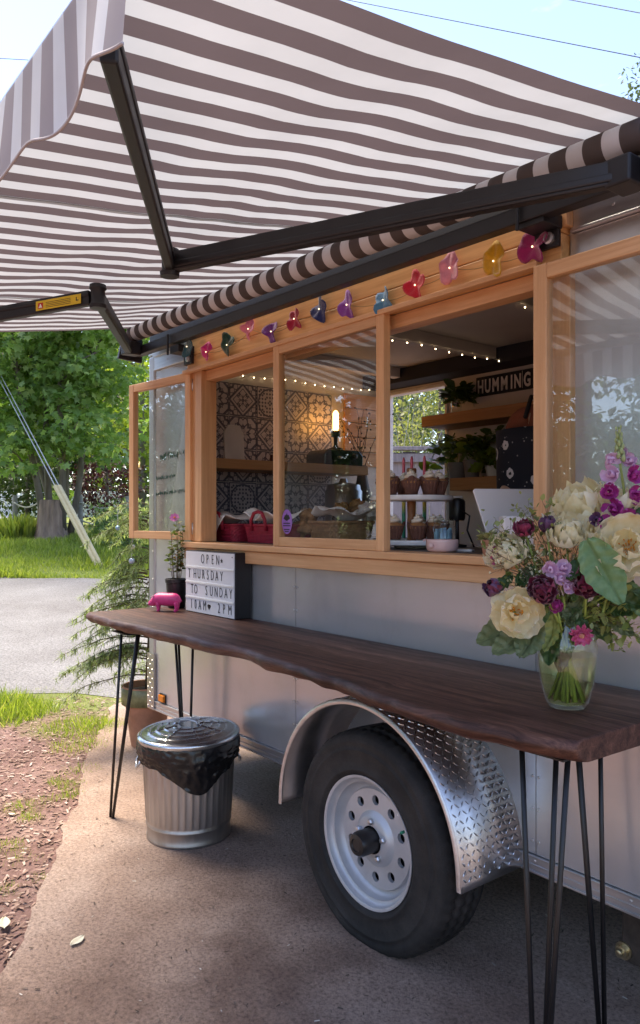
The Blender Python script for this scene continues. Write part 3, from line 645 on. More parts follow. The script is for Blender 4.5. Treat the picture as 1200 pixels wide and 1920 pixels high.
# string lights fixed along the ceiling
BULB = M('fairy_bulb', (1,.85,.6), .4, 0, 0, emit=(1,.80,.52), es=2.6)
WIRE = M('white_wire', (.55,.53,.5), .6, 0, 0)
def fairy(a, b, n, sag, label):
    a, b = Vector(a), Vector(b); L_ = thing('string_light', label, 'string lights', a)
    mid = [a.lerp(b, i/n)-Vector((0,0,sag*math.sin(math.pi*((i*2.0/n) % 1)))) for i in range(n+1)]
    MB().tube([p-a for p in mid], .0012, 5).build('wire', WIRE, L_)
    me = MB().ball((0,0,0), .0034, 8, 6).mesh('bulb', BULB, True)
    for i in range(n+1):
        p = mid[i]-a+Vector((0,0,-.007+rnd.uniform(-.003,.003))); shared('bulb', me, L_, Matrix.Translation(p))
fairy((-3.945,.33,2.30), (-3.945,1.60,2.31), 16, .01, 'string of warm fairy lights above the tiled wall')
fairy((-2.80,.30,2.327), (-2.80,1.56,2.327), 12, .008, 'string of fairy lights along the ceiling joist behind the middle window')
fairy((-2.02,.75,2.327), (-2.02,1.45,2.327), 7, .008, 'short string of fairy lights near the ceiling above the counter')
# ------------------------------------------------------------------ awning
AX0, AX1, AY0, AY1, AZ0, AZ1 = -3.93, -.985, -.14, -1.49, 2.452, 2.243
A = thing('awning', 'brown and white striped folding arm awning stretched over the trailer front', 'awning', (-2.45, -.14, 2.3))
AO = -Vector((-2.45, -.14, 2.3))
def ap(mb, name, mat, parent=A, **k):
    mb.v = [(x+AO[0], y+AO[1], z+AO[2]) for x, y, z in mb.v]; return mb.build(name, mat, parent, **k)
def stripemat(name, trans, dark, light):
    m = bpy.data.materials.new(name); nt, p, L = nodes_of(m); t = nt.nodes.new('ShaderNodeTexCoord'); sp = nt.nodes.new('ShaderNodeSeparateXYZ'); L.new(t.outputs['Object'], sp.inputs[0])
    x = math_n(nt, 'FRACT', math_n(nt, 'DIVIDE', math_n(nt, 'ADD', sp.outputs['X'], 19.9745+(-AX1-2.45)), .1035))
    f = ramp(nt, x, [(.465, (0,0,0)), (.475, (1,1,1))])
    v = mapping(nt); n = noise_n(nt, v, 3, 5); g = ramp(nt, n, [(.3, (.9,.9,.9)), (.7, (1.04,1.04,1.04))])
    c = mixrgb(nt, 1., mixrgb(nt, f, light, dark), g, 'MULTIPLY'); L.new(c, p.inputs['Base Color']); p.inputs['Roughness'].default_value = .85
    wv = noise_n(nt, mapping(nt, (900,900,900)), 1, 2); L.new(bump(nt, wv, .12, .001), p.inputs['Normal'])
    tr = nt.nodes.new('ShaderNodeBsdfTranslucent'); L.new(c, tr.inputs[0]); mx = nt.nodes.new('ShaderNodeMixShader'); mx.inputs[0].default_value = trans
    L.new(p.outputs[0], mx.inputs[1]); L.new(tr.outputs[0], mx.inputs[2]); L.new(mx.outputs[0], nt.nodes['Material Output'].inputs[0]); return m
CANV = stripemat('striped_canvas', .36, (.120,.093,.097), (.53,.545,.555))
ROLL = stripemat('striped_canvas_roll', 0, (.075,.056,.052), (.55,.535,.55))
def canopy(u, v):
    v = v*1.035-.035; az = AZ0+.010-.018*u
    x = AX0+(AX1-AX0)*u; y = AY0+(AY1-AY0)*v; z = az+(AZ1-az)*v; v = max(v, 0)
    rip = (.0035*math.sin(v*9+x*1.3)+.003*math.sin(v*21+x*2.1+1)+.006*mnoise.noise(Vector((x*2.2, y*3.5, 0)))+.003*mnoise.noise(Vector((x*5, y*13, 2))))*math.sin(math.pi*min(1, v*1.15))**.6
    edge_d = min(u, 1-u); sagz = -.012*math.sin(math.pi*v)
    return (x, y, z+(rip*min(1, edge_d*14+.15))+sagz)
ap(MB().grid(canopy, 150, 46), 'canopy', CANV, smooth=True)
for xs in (-3.22, -2.08):      # sewn panel seams
    us = (xs-AX0)/(AX1-AX0); ap(MB().grid(lambda a, b: (lambda p: (p[0], p[1], p[2]-.0022))(canopy(us+(a-.5)*.0075, b)), 3, 46), 'seam', CANV, smooth=True)
def valance(u, v):
    x = AX0+(AX1-AX0)*u; ph = (AX1-x)/.30*2*math.pi; drop = .165+.016*math.cos(ph)
    yy = AY1-.026-(.010*math.sin(x*11)+.006*math.sin(x*23+1))*v-.006*v
    return (x, yy, AZ1+.004-drop*v)
ap(MB().grid(valance, 300, 10), 'valance', stripemat('haze_tinted_canvas', .35, (.36,.315,.33), (.72,.73,.75)), smooth=True)  # paler, low-contrast stripes carry haze and sheen in the colour
nb = 300; ap(MB().tube([valance(i/nb, 1) for i in range(nb+1)], .0028, 5), 'valance_binding', M('grey_binding', (.42,.38,.38), .8), smooth=True)
ap(MB().box(AX0-.02, AX1+.02, AY1-.024, AY1+.022, AZ1-.028, AZ1+.018), 'front_bar', M('pale_front_bar', (.45,.47,.50), .3, .7, .05, 5), bevel=.008, seg=3)
ap(MB().tube([(AX0, AY0-.01, 2.428), (AX1, AY0-.01, 2.374)], .0425, 32), 'roller', ROLL, auto=40)
ap(MB().box(AX0-.02, AX1+.08, -.045, -.030, 2.342, 2.46), 'gap_shade_plate', AWN_METAL)  # dark sheet added as shade in the gap, covers the lit roof edge
ap(MB().bar((AX0-.05, AY0+.018, 2.333), (AX1+.10, AY0+.018, 2.288), .045, .048), 'torsion_bar', AWN_METAL, bevel=.004)
for x, dz in ((AX0-.03, .055), (AX1+.06, 0)):
    ap(MB().prism([(-.23,2.235+dz),(-.09,2.225+dz),(-.085,2.40),(-.12,2.455),(-.17,2.45),(-.215,2.33+dz*.5)], 'x', x-.012, x+.012), 'end_bracket', AWN_METAL, bevel=.004)
for x in (-3.49, -1.345):
    b = ap(MB().box(x-.045, x+.045, -.135, -.044, 2.255, 2.293).box(x-.04, x+.04, -.060, -.044, 2.205, 2.255).tube([(x-.03,-.155,2.245),(x-.03,-.155,2.35)], .006, 8), 'wall_bracket', AWN_METAL, bevel=.003)
    o = MB().lathe([(.017,.0),(.017,.008),(.011,.010),(.010,.004),(.006,.004)], 16, (x+.012,-.060,2.232), 'y', cap1=True).build('bolt', TRIM, b, auto=35); o.data.transform(Matrix.Translation(AO))
def arm(sh, el, fr, sgn, sticker):
    sh, el, fr = Vector(sh), Vector(el), Vector(fr)
    u = ap(MB().bar(sh, el, .034, .062).bar(sh+Vector((0,0,-.012)), el+Vector((0,0,-.012)), .044, .022), 'upper_arm', AWN_METAL, bevel=.005)
    d = (fr-el).normalized(); fo = ap(MB().bar(el+d*.03, fr, .030, .056).bar(el+d*.03+Vector((0,0,.012)), fr+Vector((0,0,.012)), .038, .018), 'forearm', AWN_METAL, bevel=.005)
    ap(MB().lathe([(.012,-.045),(.030,-.044),(.032,-.03),(.026,-.022),(.026,.022),(.032,.03),(.030,.044),(.012,.045)], 20, el, 'z', cap0=True, cap1=True), 'elbow', AWN_METAL, auto=40)
    ap(MB().box(sh.x-.035, sh.x+.035, sh.y-.03, sh.y+.06, sh.z-.036, sh.z+.034), 'shoulder', AWN_METAL, bevel=.006)
    if sticker:
        side = d.cross(Vector((0,0,1))).normalized()
        if side.y < 0 or True:
            side = side if (CAM-el).dot(side) > 0 else -side
        c = el+d*.06+side*.0196; L_ = .20; hgt = .036
        Mx = Matrix((d, Vector((0,0,1)), side)).transposed().to_4x4(); Mx.translation = c+Vector((0,0,-.020))
        Y = M('yellow_warning', (.72,.50,.03), .45, 0, .08, 20)
        s = MB().box(0, L_, 0, hgt, 0, .001).xf(Mx); s = ap(s, 'warning_label', Y, fo); 
        q = MB().box(L_-.033, L_-.010, .006, .028, .001, .0016).xf(Mx); q.v = [(x+AO[0], y+AO[1], z+AO[2]) for x, y, z in q.v]; q.build('warning_mark', M('label_red', (.55,.05,.02), .5, 0, 0), s)
        q = MB().add([(L_-.030,.009,.0022),(L_-.013,.009,.0022),(L_-.0215,.025,.0022)], [(0,1,2)])
        for k in range(4): q.box(.045, L_-.045, .007+k*.006, .0085+k*.006, .001, .0016, 1)
        q.box(.018,.0215,.012,.026,.001,.0016,1).box(.010,.018,.012,.0155,.001,.0016,1)
        q.xf(Mx); q.v = [(x+AO[0], y+AO[1], z+AO[2]) for x, y, z in q.v]; q.build('print', [WHITEP, INK], s)
    return u
arm((-1.02,-.205,2.272), (-2.255,-.80,2.247), (-1.16,-1.475,2.170), 1, False)
arm((-3.875,-.205,2.335), (-2.77,-.83,2.249), (-3.72,-1.475,2.170), -1, True)

# ------------------------------------------------------------------ felt flower garland on the header
GA = thing('felt_flower_garland', 'garland of colourful felt flowers with tiny lights along the wooden header', 'garland', (-2.4,-.05,2.23)); GO = -Vector((-2.4,-.05,2.23))
FC = [((-1.387,-0.062,2.222),(.30,.005,.12)),((-1.531,-0.062,2.217),(.62,.33,.01)),((-1.711,-0.062,2.242),(.72,.28,.38)),((-1.869,-0.062,2.223),(.62,.01,.04)),((-2.030,-0.062,2.207),(.07,.25,.45)),
      ((-2.231,-0.062,2.234),(.25,.06,.38)),((-2.401,-0.062,2.254),(.01,.025,.14)),((-2.568,-0.062,2.249),(.38,.01,.05)),((-2.735,-0.062,2.228),(.15,.015,.22)),((-2.915,-0.062,2.274),(.78,.22,.35)),
      ((-3.097,-0.062,2.234),(.0,.055,.03)),((-3.290,-0.062,2.234),(.62,.02,.20)),((-3.413,-0.100,2.276),(.005,.09,.12))]
fl_pts = []
for i, (p, c) in enumerate(FC):
    p = Vector(p); r_ = random.Random(i+20); m = M('felt_%02d' % i, c, .95, 0, .12, 60, bmp=.4, bs=500, sheen=.5)
    k = r_.choice((3, 4, 4)); ph = r_.uniform(0, 6); fold = r_.uniform(.012, .020); sq = r_.uniform(.75, 1.05); sq2 = r_.uniform(.9, 1.15); fa_ = r_.uniform(0, 3.1)
    def fn(u, v, k=k, ph=ph, fold=fold, sq=sq, sq2=sq2, fa_=fa_, i_=i):
        a = 2*math.pi*u; rr = .047*v*(1+.22*math.cos(k*a+ph)+.08*math.sin(5*a)); yy = -fold*math.sin(2*a+fa_)*v*v*.8-.006*v*v-.005*math.sin(5*a+ph)*v*v-.004*mnoise.noise(Vector((math.cos(a)*2*v+i_*3, math.sin(a)*2*v, i_)))+.002
        return (rr*math.cos(a)*sq, yy, rr*math.sin(a)*sq2)
    mb = MB().grid(fn, 28, 6, True).xf(Matrix.Translation(p+GO)); o = mb.build('felt_flower', m, GA, smooth=True, solid=.0022)
    MB().ball(p+GO+Vector((0,-.006,0)), .0030, 8, 6).build('light_bead', M('warm_bead', (1,.85,.65), .3, 0, 0, emit=(1,.8,.55), es=.5), o, smooth=True)
    fl_pts.append(p+Vector((0,.008,0)))
wp = []
for a, b in zip(fl_pts, fl_pts[1:]):
    for k in range(6): t = k/6; q = a.lerp(b, t); q.z -= .010*math.sin(math.pi*t); q.y = -.048; wp.append(q+GO)
MB().tube([Vector((-1.30,-.048,2.28))+GO]+wp, .0014, 5).build('cord', M('jute_cord', (.35,.25,.12), .9), GA)

# ------------------------------------------------------------------ live edge table
TZ = .96
TB = thing('live_edge_table', 'long dark live edge plank table on black hairpin legs beside the trailer', 'table', (-2.3,-.3,0)); BO = -Vector((-2.3,-.3,0))
def slabmat():
    m = bpy.data.materials.new('dark_stained_slab'); nt, p, L = nodes_of(m); v0 = mapping(nt)
    d = noise_n(nt, v0, 2.1, 3); dv = nt.nodes.new('ShaderNodeVectorMath'); dv.operation = 'MULTIPLY_ADD'
    cx = nt.nodes.new('ShaderNodeCombineXYZ'); L.new(math_n(nt, 'MULTIPLY', math_n(nt, 'SUBTRACT', d, .5), .10), cx.inputs[1]); L.new(math_n(nt, 'MULTIPLY', math_n(nt, 'SUBTRACT', d, .5), .10), cx.inputs[2])
    ad = nt.nodes.new('ShaderNodeVectorMath'); L.new(v0, ad.inputs[0]); L.new(cx.outputs[0], ad.inputs[1])
    mp = nt.nodes.new('ShaderNodeMapping'); mp.inputs['Scale'].default_value = (1.1, 34, 34); L.new(ad.outputs[0], mp.inputs[0])
    g1 = noise_n(nt, mp.outputs[0], 1.0, 5, .6, .3)
    mp2 = nt.nodes.new('ShaderNodeMapping'); mp2.inputs['Scale'].default_value = (5, 240, 240); L.new(ad.outputs[0], mp2.inputs[0]); g2 = noise_n(nt, mp2.outputs[0], 1, 4, .7)
    a = math_n(nt, 'ADD', math_n(nt, 'MULTIPLY', g1, .62), math_n(nt, 'MULTIPLY', g2, .38))
    c = ramp(nt, a, [(.36, (.024,.009,.006)), (.48, (.066,.026,.017)), (.57, (.112,.047,.031)), (.70, (.21,.098,.060))])
    L.new(c, p.inputs['Base Color']); L.new(ramp(nt, a, [(.3, (.62,)*3), (.7, (.46,)*3)]), p.inputs['Roughness'])
    L.new(bump(nt, a, .35, .003), p.inputs['Normal']); p.inputs['Specular IOR Level'].default_value = .35; return m
def front_y(x):
    base = np.interp(x, [-3.66,-3.3,-2.9,-2.31,-2.0,-1.676,-1.4,-1.176,-1.0,-.90], [-.53,-.545,-.525,-.50,-.525,-.565,-.61,-.625,-.60,-.565])
    return float(base)+.015*mnoise.noise(Vector((x*5, 0, 0)))+.006*mnoise.noise(Vector((x*17, 0, 0)))
TX0, TX1 = -3.665, -.905
def slab():
    mb = MB(); nx = 150; th = .052; vs_ = []
    for i in range(nx+1):
        t = i/nx; x = TX0+(TX1-TX0)*t; fy = front_y(x); n1 = mnoise.noise(Vector((x*4, 5, 0))); n2 = mnoise.noise(Vector((x*13, 9, 0)))
        un = .020+.016*n1+.006*n2
        ring = [(fy+.012, TZ-.003), (fy+.004+.003*n2, TZ-.010), (fy+.004*n2, TZ-.022), (fy+un*.55, TZ-.038+.006*n1), (fy+un*1.4+.004*n2, TZ-th+.004+.012*n1*0), (fy+un*2+.01, TZ-th), (-.25, TZ-th), (-.022, TZ-th), (-.018, TZ-th+.004), (-.018, TZ-.003), (-.024, TZ), (-.25, TZ), (fy+.02, TZ)]
        e = min(t, 1-t)*nx; sh = 0
        dx = .02*n1 if i in (0, nx) else 0
        for (y, z) in ring: vs_.append((x+(.012*(y+.3) if i == 0 else 0)+(.03*(y+.3) if i == nx else 0), y, z))
    m_ = 13; fs = [(i*m_+k, i*m_+(k+1) % m_, (i+1)*m_+(k+1) % m_, (i+1)*m_+k) for i in range(nx) for k in range(m_)]
    fs += [tuple(range(m_-1, -1, -1)), tuple(nx*m_+k for k in range(m_))]; mb.add(vs_, fs); mb.v = [(x+BO[0], y+BO[1], z) for x, y, z in mb.v]; return mb
slab().build('table_top', slabmat(), TB, bevel=.004, auto=50)
def hairpin(tx, ty, bx, by, sgn, k=1.):
    """three rods that meet at the foot, splayed at the top"""
    top = TZ-.060; L_ = bpy.data.objects.new('hairpin_leg', None); col.objects.link(L_); L_.parent = TB; L_.location = Vector((bx, by, 0))+BO
    for (ox, oy) in ((-.07*k,.0),(.0,.055*sgn),(.075*k,.01)):
        a = Vector((tx+ox-bx, ty+oy-by, top)); b = Vector((ox*.16, oy*.16, .010))
        MB().tube([a, a.lerp(b, .5), b], .0065, 10).build('rod', BLACK, L_, smooth=True)
    MB().tube([(-.0115,0,.006),(0,0,.004),(.0125,0,.006)], .0068, 8).build('foot', BLACK, L_, smooth=True)
    MB().box(tx-bx-.085, tx-bx+.085, ty-by-.045, ty-by+.045, top, top+.004).build('mounting_plate', BLACK, L_)
hairpin(-3.285,-.475,-3.445,-.487, 1); hairpin(-3.43,-.11,-3.42,-.10, -1)
hairpin(-1.045,-.50,-1.06,-.49, 1, .8); hairpin(-1.175,-.12,-1.13,-.115, -1, .45)
# ------------------------------------------------------------------ things on the table
def letter(ch, size, mat, parent, M4, sx=.72, thick=0, ext=.0006):
    cu = bpy.data.curves.new('letter', 'FONT'); cu.body = ch; cu.size = size; cu.align_x = 'CENTER'; cu.extrude = ext; cu.offset = thick; cu.resolution_u = 3
    t = bpy.data.objects.new('tmp', cu); col.objects.link(t); bpy.context.view_layer.update()
    me = bpy.data.meshes.new_from_object(t.evaluated_get(bpy.context.evaluated_depsgraph_get())); bpy.data.objects.remove(t); bpy.data.curves.remove(cu)
    me.materials.clear(); me.materials.append(mat); me.transform(Matrix.Diagonal((sx,1,1,1)))
    o = bpy.data.objects.new('letter', me); col.objects.link(o); o.parent = parent; o.matrix_local = M4; return o
XZ = Matrix.Rotation(math.pi/2, 4, 'X')
LB = thing('opening_hours_sign', 'white cinema lightbox sign reading OPEN THURSDAY TO SUNDAY 10AM 2PM, black sides', 'sign', (-3.19,-.108,TZ+.0005), .0)
SW, SH = .455, .302
MB().box(-SW/2, SW/2, .002, .088, 0, SH).build('case', M('black_sign_case', (.006,.006,.009), .4), LB, bevel=.003)
MB().box(-SW/2+.004, SW/2-.004, -.002, .003, .004, SH-.004).build('face', M('white_sign_face', (.72,.73,.77), .3, 0, .03, 6), LB)
for z in (.073, .1475, .222): MB().box(-SW/2+.006, SW/2-.006, -.0055, -.0022, z-.005, z+.005).build('rail', M('clear_rail', (.80,.80,.78), .2), LB, bevel=.001)
rows = [('OPEN', [.165,.21,.258,.305], .240), ('THURSDAY', [.035,.090,.130,.172,.213,.255,.297,.338], .165), ('TO', [.062,.098], .090), ('SUNDAY', [.20,.246,.290,.334,.378,.420], .090), ('10AM', [.056,.096,.138,.184], .016), ('2PM', [.316,.360,.412], .016)]
for wd, xs, z in rows:
    for ch, x in zip(wd, xs): letter(ch, .066, INK, LB, Matrix.Translation((-SW/2+x+.006, -.0030, z+.003)) @ XZ, .62, -.0008)
star = [((.0115 if k % 2 == 0 else .005)*math.sin(k*math.pi/5), (.0115 if k % 2 == 0 else .005)*math.cos(k*math.pi/5)) for k in range(10)]
MB().prism([(-SW/2+.345+x, .262+z) for x, z in star], 'y', -.0036, -.0024).build('star_symbol', INK, LB)
hp = [(.016*math.sin(t)**3, .0011*(13*math.cos(t)-5*math.cos(2*t)-2*math.cos(3*t)-math.cos(4*t))) for t in [2*math.pi*k/20 for k in range(20)]]
MB().prism([(-SW/2+.232+x*.9, .040+z*.9) for x, z in hp], 'y', -.0036, -.0024).build('heart_symbol', INK, LB)
MB().tube([(.21,-.004,SH-.02),(.21,.0,SH-.02)], .003, 6).build('pin', BLACK, LB)
# pink pig figurine
PIGC = (-3.463,-0.200,0.960)
PG = thing('pig_figurine', 'hot pink toy pig figurine standing on the table by the black pot', 'figurine', (PIGC[0], PIGC[1], TZ+.0005), HEAD-.25)
pinkm = M('pink_plastic', (.72,.05,.22), .4, 0, .1, 20)
def pigbody():      # nose towards -X; one continuous lofted body
    mb = MB(); rings = [(-.088,.036,.008,.009),(-.084,.036,.012,.013),(-.074,.040,.014,.016),(-.066,.046,.021,.024),(-.052,.054,.027,.030),(-.040,.058,.027,.031),(-.025,.060,.029,.032),(0,.058,.032,.034),(.03,.058,.031,.033),(.052,.060,.030,.032),(.070,.058,.025,.028),(.080,.055,.014,.017),(.083,.054,.004,.005)]
    n = 18; vs = []
    for (x, z, ry, rz_) in rings:
        for k in range(n): a = 2*math.pi*k/n; vs.append((x, ry*math.cos(a), z+rz_*math.sin(a)))
    mb.add(vs, [(i*n+k, i*n+(k+1) % n, (i+1)*n+(k+1) % n, (i+1)*n+k) for i in range(len(rings)-1) for k in range(n)]+[tuple(range(n-1,-1,-1)), tuple((len(rings)-1)*n+k for k in range(n))])
    for x, y, f in ((-.038,.017,-.004),(-.030,-.017,.004),(.056,.017,.002),(.064,-.017,-.003)):
        mb.tube([(x, y, .05),(x+(.004 if x > 0 else 0), y, .030),(x+f*.3+(.006 if x > 0 else 0), y, .017),(x+f*.5,y,.004),(x+f*.5-.004,y,.0)], [.017 if x > 0 else .014,.011,.007,.0075,.008], 10)
    mb.tube([(.081,0,.062),(.088,.003,.058),(.088,.004,.046)], [.003,.0022,.0015], 6); return mb
PB = pigbody().build('body', pinkm, PG, smooth=True, sub=1)
for s in (-1, 1): MB().add([(-.058,.012*s,.080),(-.046,.022*s,.078),(-.068,.026*s,.066),(-.062,.018*s,.074)], [(0,1,2),(0,2,3)]).build('ear', M('dark_pink_ear', (.16,.02,.06), .5), PG, solid=.002)
for s in (-1, 1): MB().ball((-.0725,.0145*s,.049), .002, 6, 5).build('eye', INK, PG)
# small potted plant
PT = thing('potted_plant', 'black nursery pot with leggy plant and one pink flower', 'plant', (-3.562,-.083,TZ+.0005))
POTB = M('black_nursery_pot', (.008,.008,.009), .5, 0, .2, 20)
MB().lathe([(.041,.0),(.044,.004),(.054,.128),(.058,.130),(.059,.148),(.056,.149),(.052,.135),(.05,.125)], 28, (0,0,0), cap0=True).build('pot', POTB, PT, auto=35)
MB().lathe([(.051,.125),(.03,.129),(.004,.130)], 16, (0,0,0), cap1=True).build('soil', SOIL, PT)
sl_m = leafmat('small_plant_leaf', (.06,.10,.03), (.16,.20,.07), .35, .5, hue=(.35,.14,.03))
def sprig(name_p, par, stems, nleaf, lsize, mat, stem_mat, r0=.0022, spread=.6, seed=1):
    r = random.Random(seed); pos = []; dr = []; sz = []; mb = MB()
    for pts in stems:
        P2 = [Vector(p) for p in pts]; mb.tube(P2, [r0*(1-.6*i/(len(P2)-1)) for i in range(len(P2))], 6)
        for _ in range(nleaf):
            t = r.uniform(.25, 1)*(len(P2)-1); i = min(int(t), len(P2)-2); q = P2[i].lerp(P2[i+1], t-i); a = r.uniform(0, 6.28)
            pos.append(q); dr.append((math.cos(a), math.sin(a), r.uniform(-.4, .8))); sz.append(lsize*r.uniform(.5, 1.2))
    mb.build('stem', stem_mat, par, smooth=True)
    n = len(pos); me = leaf_mesh(name_p, *LEAF, np.array([tuple(p) for p in pos]), rot_from(np.array(dr), None, np.random.default_rng(seed).normal(0, .5, n)), np.array(sz), mat)
    o = shared(name_p, me, par); return o
stems = []
for k in range(9):
    a = k*2.4; r_ = .016; h = [.33,.34,.26,.22,.28,.20,.24,.18,.30][k]; dx = .05*math.cos(a)+(.0 if k else -.035); dy = .028*math.sin(a)
    stems.append([(r_*math.cos(a), r_*math.sin(a), .128),(r_*math.cos(a)+dx*.3, r_*math.sin(a)+dy*.4, .128+h*.35),(dx*.9, dy, .128+h*.7),(dx*1.1, dy*1.1, .128+h)])
sprig('leaves', PT, stems, 24, .030, sl_m, STEMB, seed=5)
tipp = Vector(stems[0][-1])+Vector((-.02,-.01,.005))
MB().tube([stems[0][2], stems[0][3], tipp], .0016, 6).build('flower_stem', STEM, PT)
fm_ = petalmat('magenta_petal', (.55,.08,.42), (.75,.30,.62)); fl = bpy.data.objects.new('flower', None); col.objects.link(fl); fl.parent = PT; fl.location = tipp; fl.rotation_euler = (1.0, 0, .9)
pet_me = MB().grid(lambda u, v: ((u-.5)*.024*math.sin(math.pi*(.15+.8*v)), v*.026, .006*v*v-.004*abs(u-.5)), 5, 5).mesh('petal', fm_, True)
for k in range(8): shared('petal', pet_me, fl, Matrix.Rotation(k*math.pi/4, 4, 'Z'))
MB().ball((0,0,.003), .006, 10, 7, (1,1,.6)).build('flower_center', M('orange_stamen', (.75,.22,.05), .8, 0, .2, 200), fl, smooth=True)

# ------------------------------------------------------------------ galvanised bin
CX, CY = -3.065, -.285
CAN = thing('trash_can', 'ribbed galvanised steel trash can with a lid under the table', 'trash can', (CX, CY, .0125))
def canmod(a, j, r, z): return .0020*(1 if math.sin(a*40) > .1 else -.4) if .085 < z < .40 else 0
prof = [(.0,.012),(.178,.012),(.183,.0),(.186,.003),(.187,.012),(.184,.018),(.1855,.060),(.189,.064),(.189,.070),(.1865,.074),(.187,.084),(.188,.09),(.199,.30),(.204,.395),(.206,.405),(.208,.430),(.2115,.433),(.2115,.440),(.206,.440)]
MB().lathe(prof, 240, (0,0,0), mod=canmod).build('body', M('weathered_zinc', (.42,.40,.385), .40, .9, .25, 12, bmp=.05, bs=60, rvar=.1, stretch=(1,1,.2)), CAN, auto=40)
lidm = M('zinc_lid', (.58,.60,.61), .22, .92, .15, 10, bmp=.05, bs=40, rvar=.06)
def lidmod(a, j, r, z): return 0
def lid(u, v):
    a = 2*math.pi*u; r = .223*v; z = .012+.030*(1-v*v)+.0
    for c in (.30,.47,.63,.78): z += .0032*math.exp(-((v-c)/.022)**2)
    z += .004*math.exp(-(math.sin(4*a)/.10)**2)*(1 if .22 < v < .82 else 0)
    if v > .93: z = .012+.030*(1-v*v)-.0+.004*math.sin((v-.93)/.07*math.pi)
    return (r*math.cos(a), r*math.sin(a), z)
LIDO = bpy.data.objects.new('lid', None); 
lm = MB().grid(lid, 144, 70, True).lathe([(.223,.0118),(.2265,.009),(.2265,.0),(.223,-.014),(.2205,-.014),(.221,.008)], 72)
LIDO = lm.build('lid', lidm, CAN, smooth=True); LIDO.location = (0,0,.443); LIDO.rotation_euler = (.03,-.015,.5)
MB().tube([(-.05,0,.040),(-.042,0,.058),(0,0,.064),(.042,0,.058),(.05,0,.040)], .005, 8).build('handle', GALV, LIDO, smooth=True)
for s in (-1, 1):
    a = math.atan2(CAM.y-CY, CAM.x-CX)+s*math.pi/2+.1; c = Vector((math.cos(a)*.208, math.sin(a)*.208, .36)); t = Vector((-math.sin(a), math.cos(a), 0)); nrm = Vector((math.cos(a), math.sin(a), 0))
    MB().tube([c-t*.05, c-t*.05+nrm*.018-Vector((0,0,.03)), c+nrm*.022-Vector((0,0,.055)), c+t*.05+nrm*.018-Vector((0,0,.03)), c+t*.05], .005, 8).build('side_handle', GALV, CAN, smooth=True)
bagm = M('black_bin_liner', (.008,.008,.009), .25, 0, .3, 10, bmp=.25, bs=14)
front = math.atan2(CAM.y-CY, CAM.x-CX)
def bag(u, v):
    a = 2*math.pi*u; d = (a-front-.15+math.pi) % (2*math.pi)-math.pi
    L_ = .085+.125*math.exp(-(d/.55)**2)+.012*math.sin(3*a)+.018*mnoise.noise(Vector((math.cos(a)*3, math.sin(a)*3, 0)))
    w_ = mnoise.noise(Vector((math.cos(a)*7, math.sin(a)*7, v*3)))*.010+mnoise.noise(Vector((math.cos(a)*16+v*4, math.sin(a)*16, v*9)))*.006
    fl_ = .004+.010*math.sin(math.pi*min(1, v*1.1))+abs(w_)*(.4+v)
    if v < .08: return ((.203+.011*v/.08)*math.cos(a), (.203+.011*v/.08)*math.sin(a), .4425)
    vv = (v-.08)/.92; z = .4425-L_*vv; return ((.2125+fl_)*math.cos(a), (.2125+fl_)*math.sin(a), z)
BG_ = MB().grid(bag, 160, 30, True).build('bin_liner', bagm, None, smooth=True); BG_.location = (CX, CY, .0125)
tag(BG_, 'shiny black plastic bin liner folded over the trash can rim', 'bin liner')

# ------------------------------------------------------------------ conifer in a terracotta pot at the front corner
PC = Vector((-4.42,.17,.012))
PP = thing('potted_conifer', 'feathery potted conifer in a tall terracotta pot at the front corner', 'potted tree', PC)
MB().lathe([(.095,0),(.10,.004),(.135,.255),(.150,.258),(.155,.262),(.158,.372),(.154,.376),(.146,.374),(.140,.33)], 36, (0,0,0), cap0=True).build('pot', TERRA, PP, auto=35)
MB().lathe([(.1535,.263),(.1585,.264),(.1605,.365),(.157,.368)], 36).build('glaze_band', M('green_glaze', (.20,.21,.10), .4, 0, .5, 14), PP, smooth=True)
MB().lathe([(.142,.335),(.07,.345),(.004,.347)], 20, cap1=True).build('soil', SOIL, PP)
cn = leafmat('conifer_needles', (.16,.23,.12), (.40,.47,.28), .45, .55)
r_ = random.Random(44); br = MB(); pos = []; dr = []
br.tube([(0,0,.33),(.02,.01,.7),(.0,.02,1.1),(.03,.0,1.6)], [.02,.016,.011,.004], 8)
lat = Vector((-RT.x, -RT.y, 0))
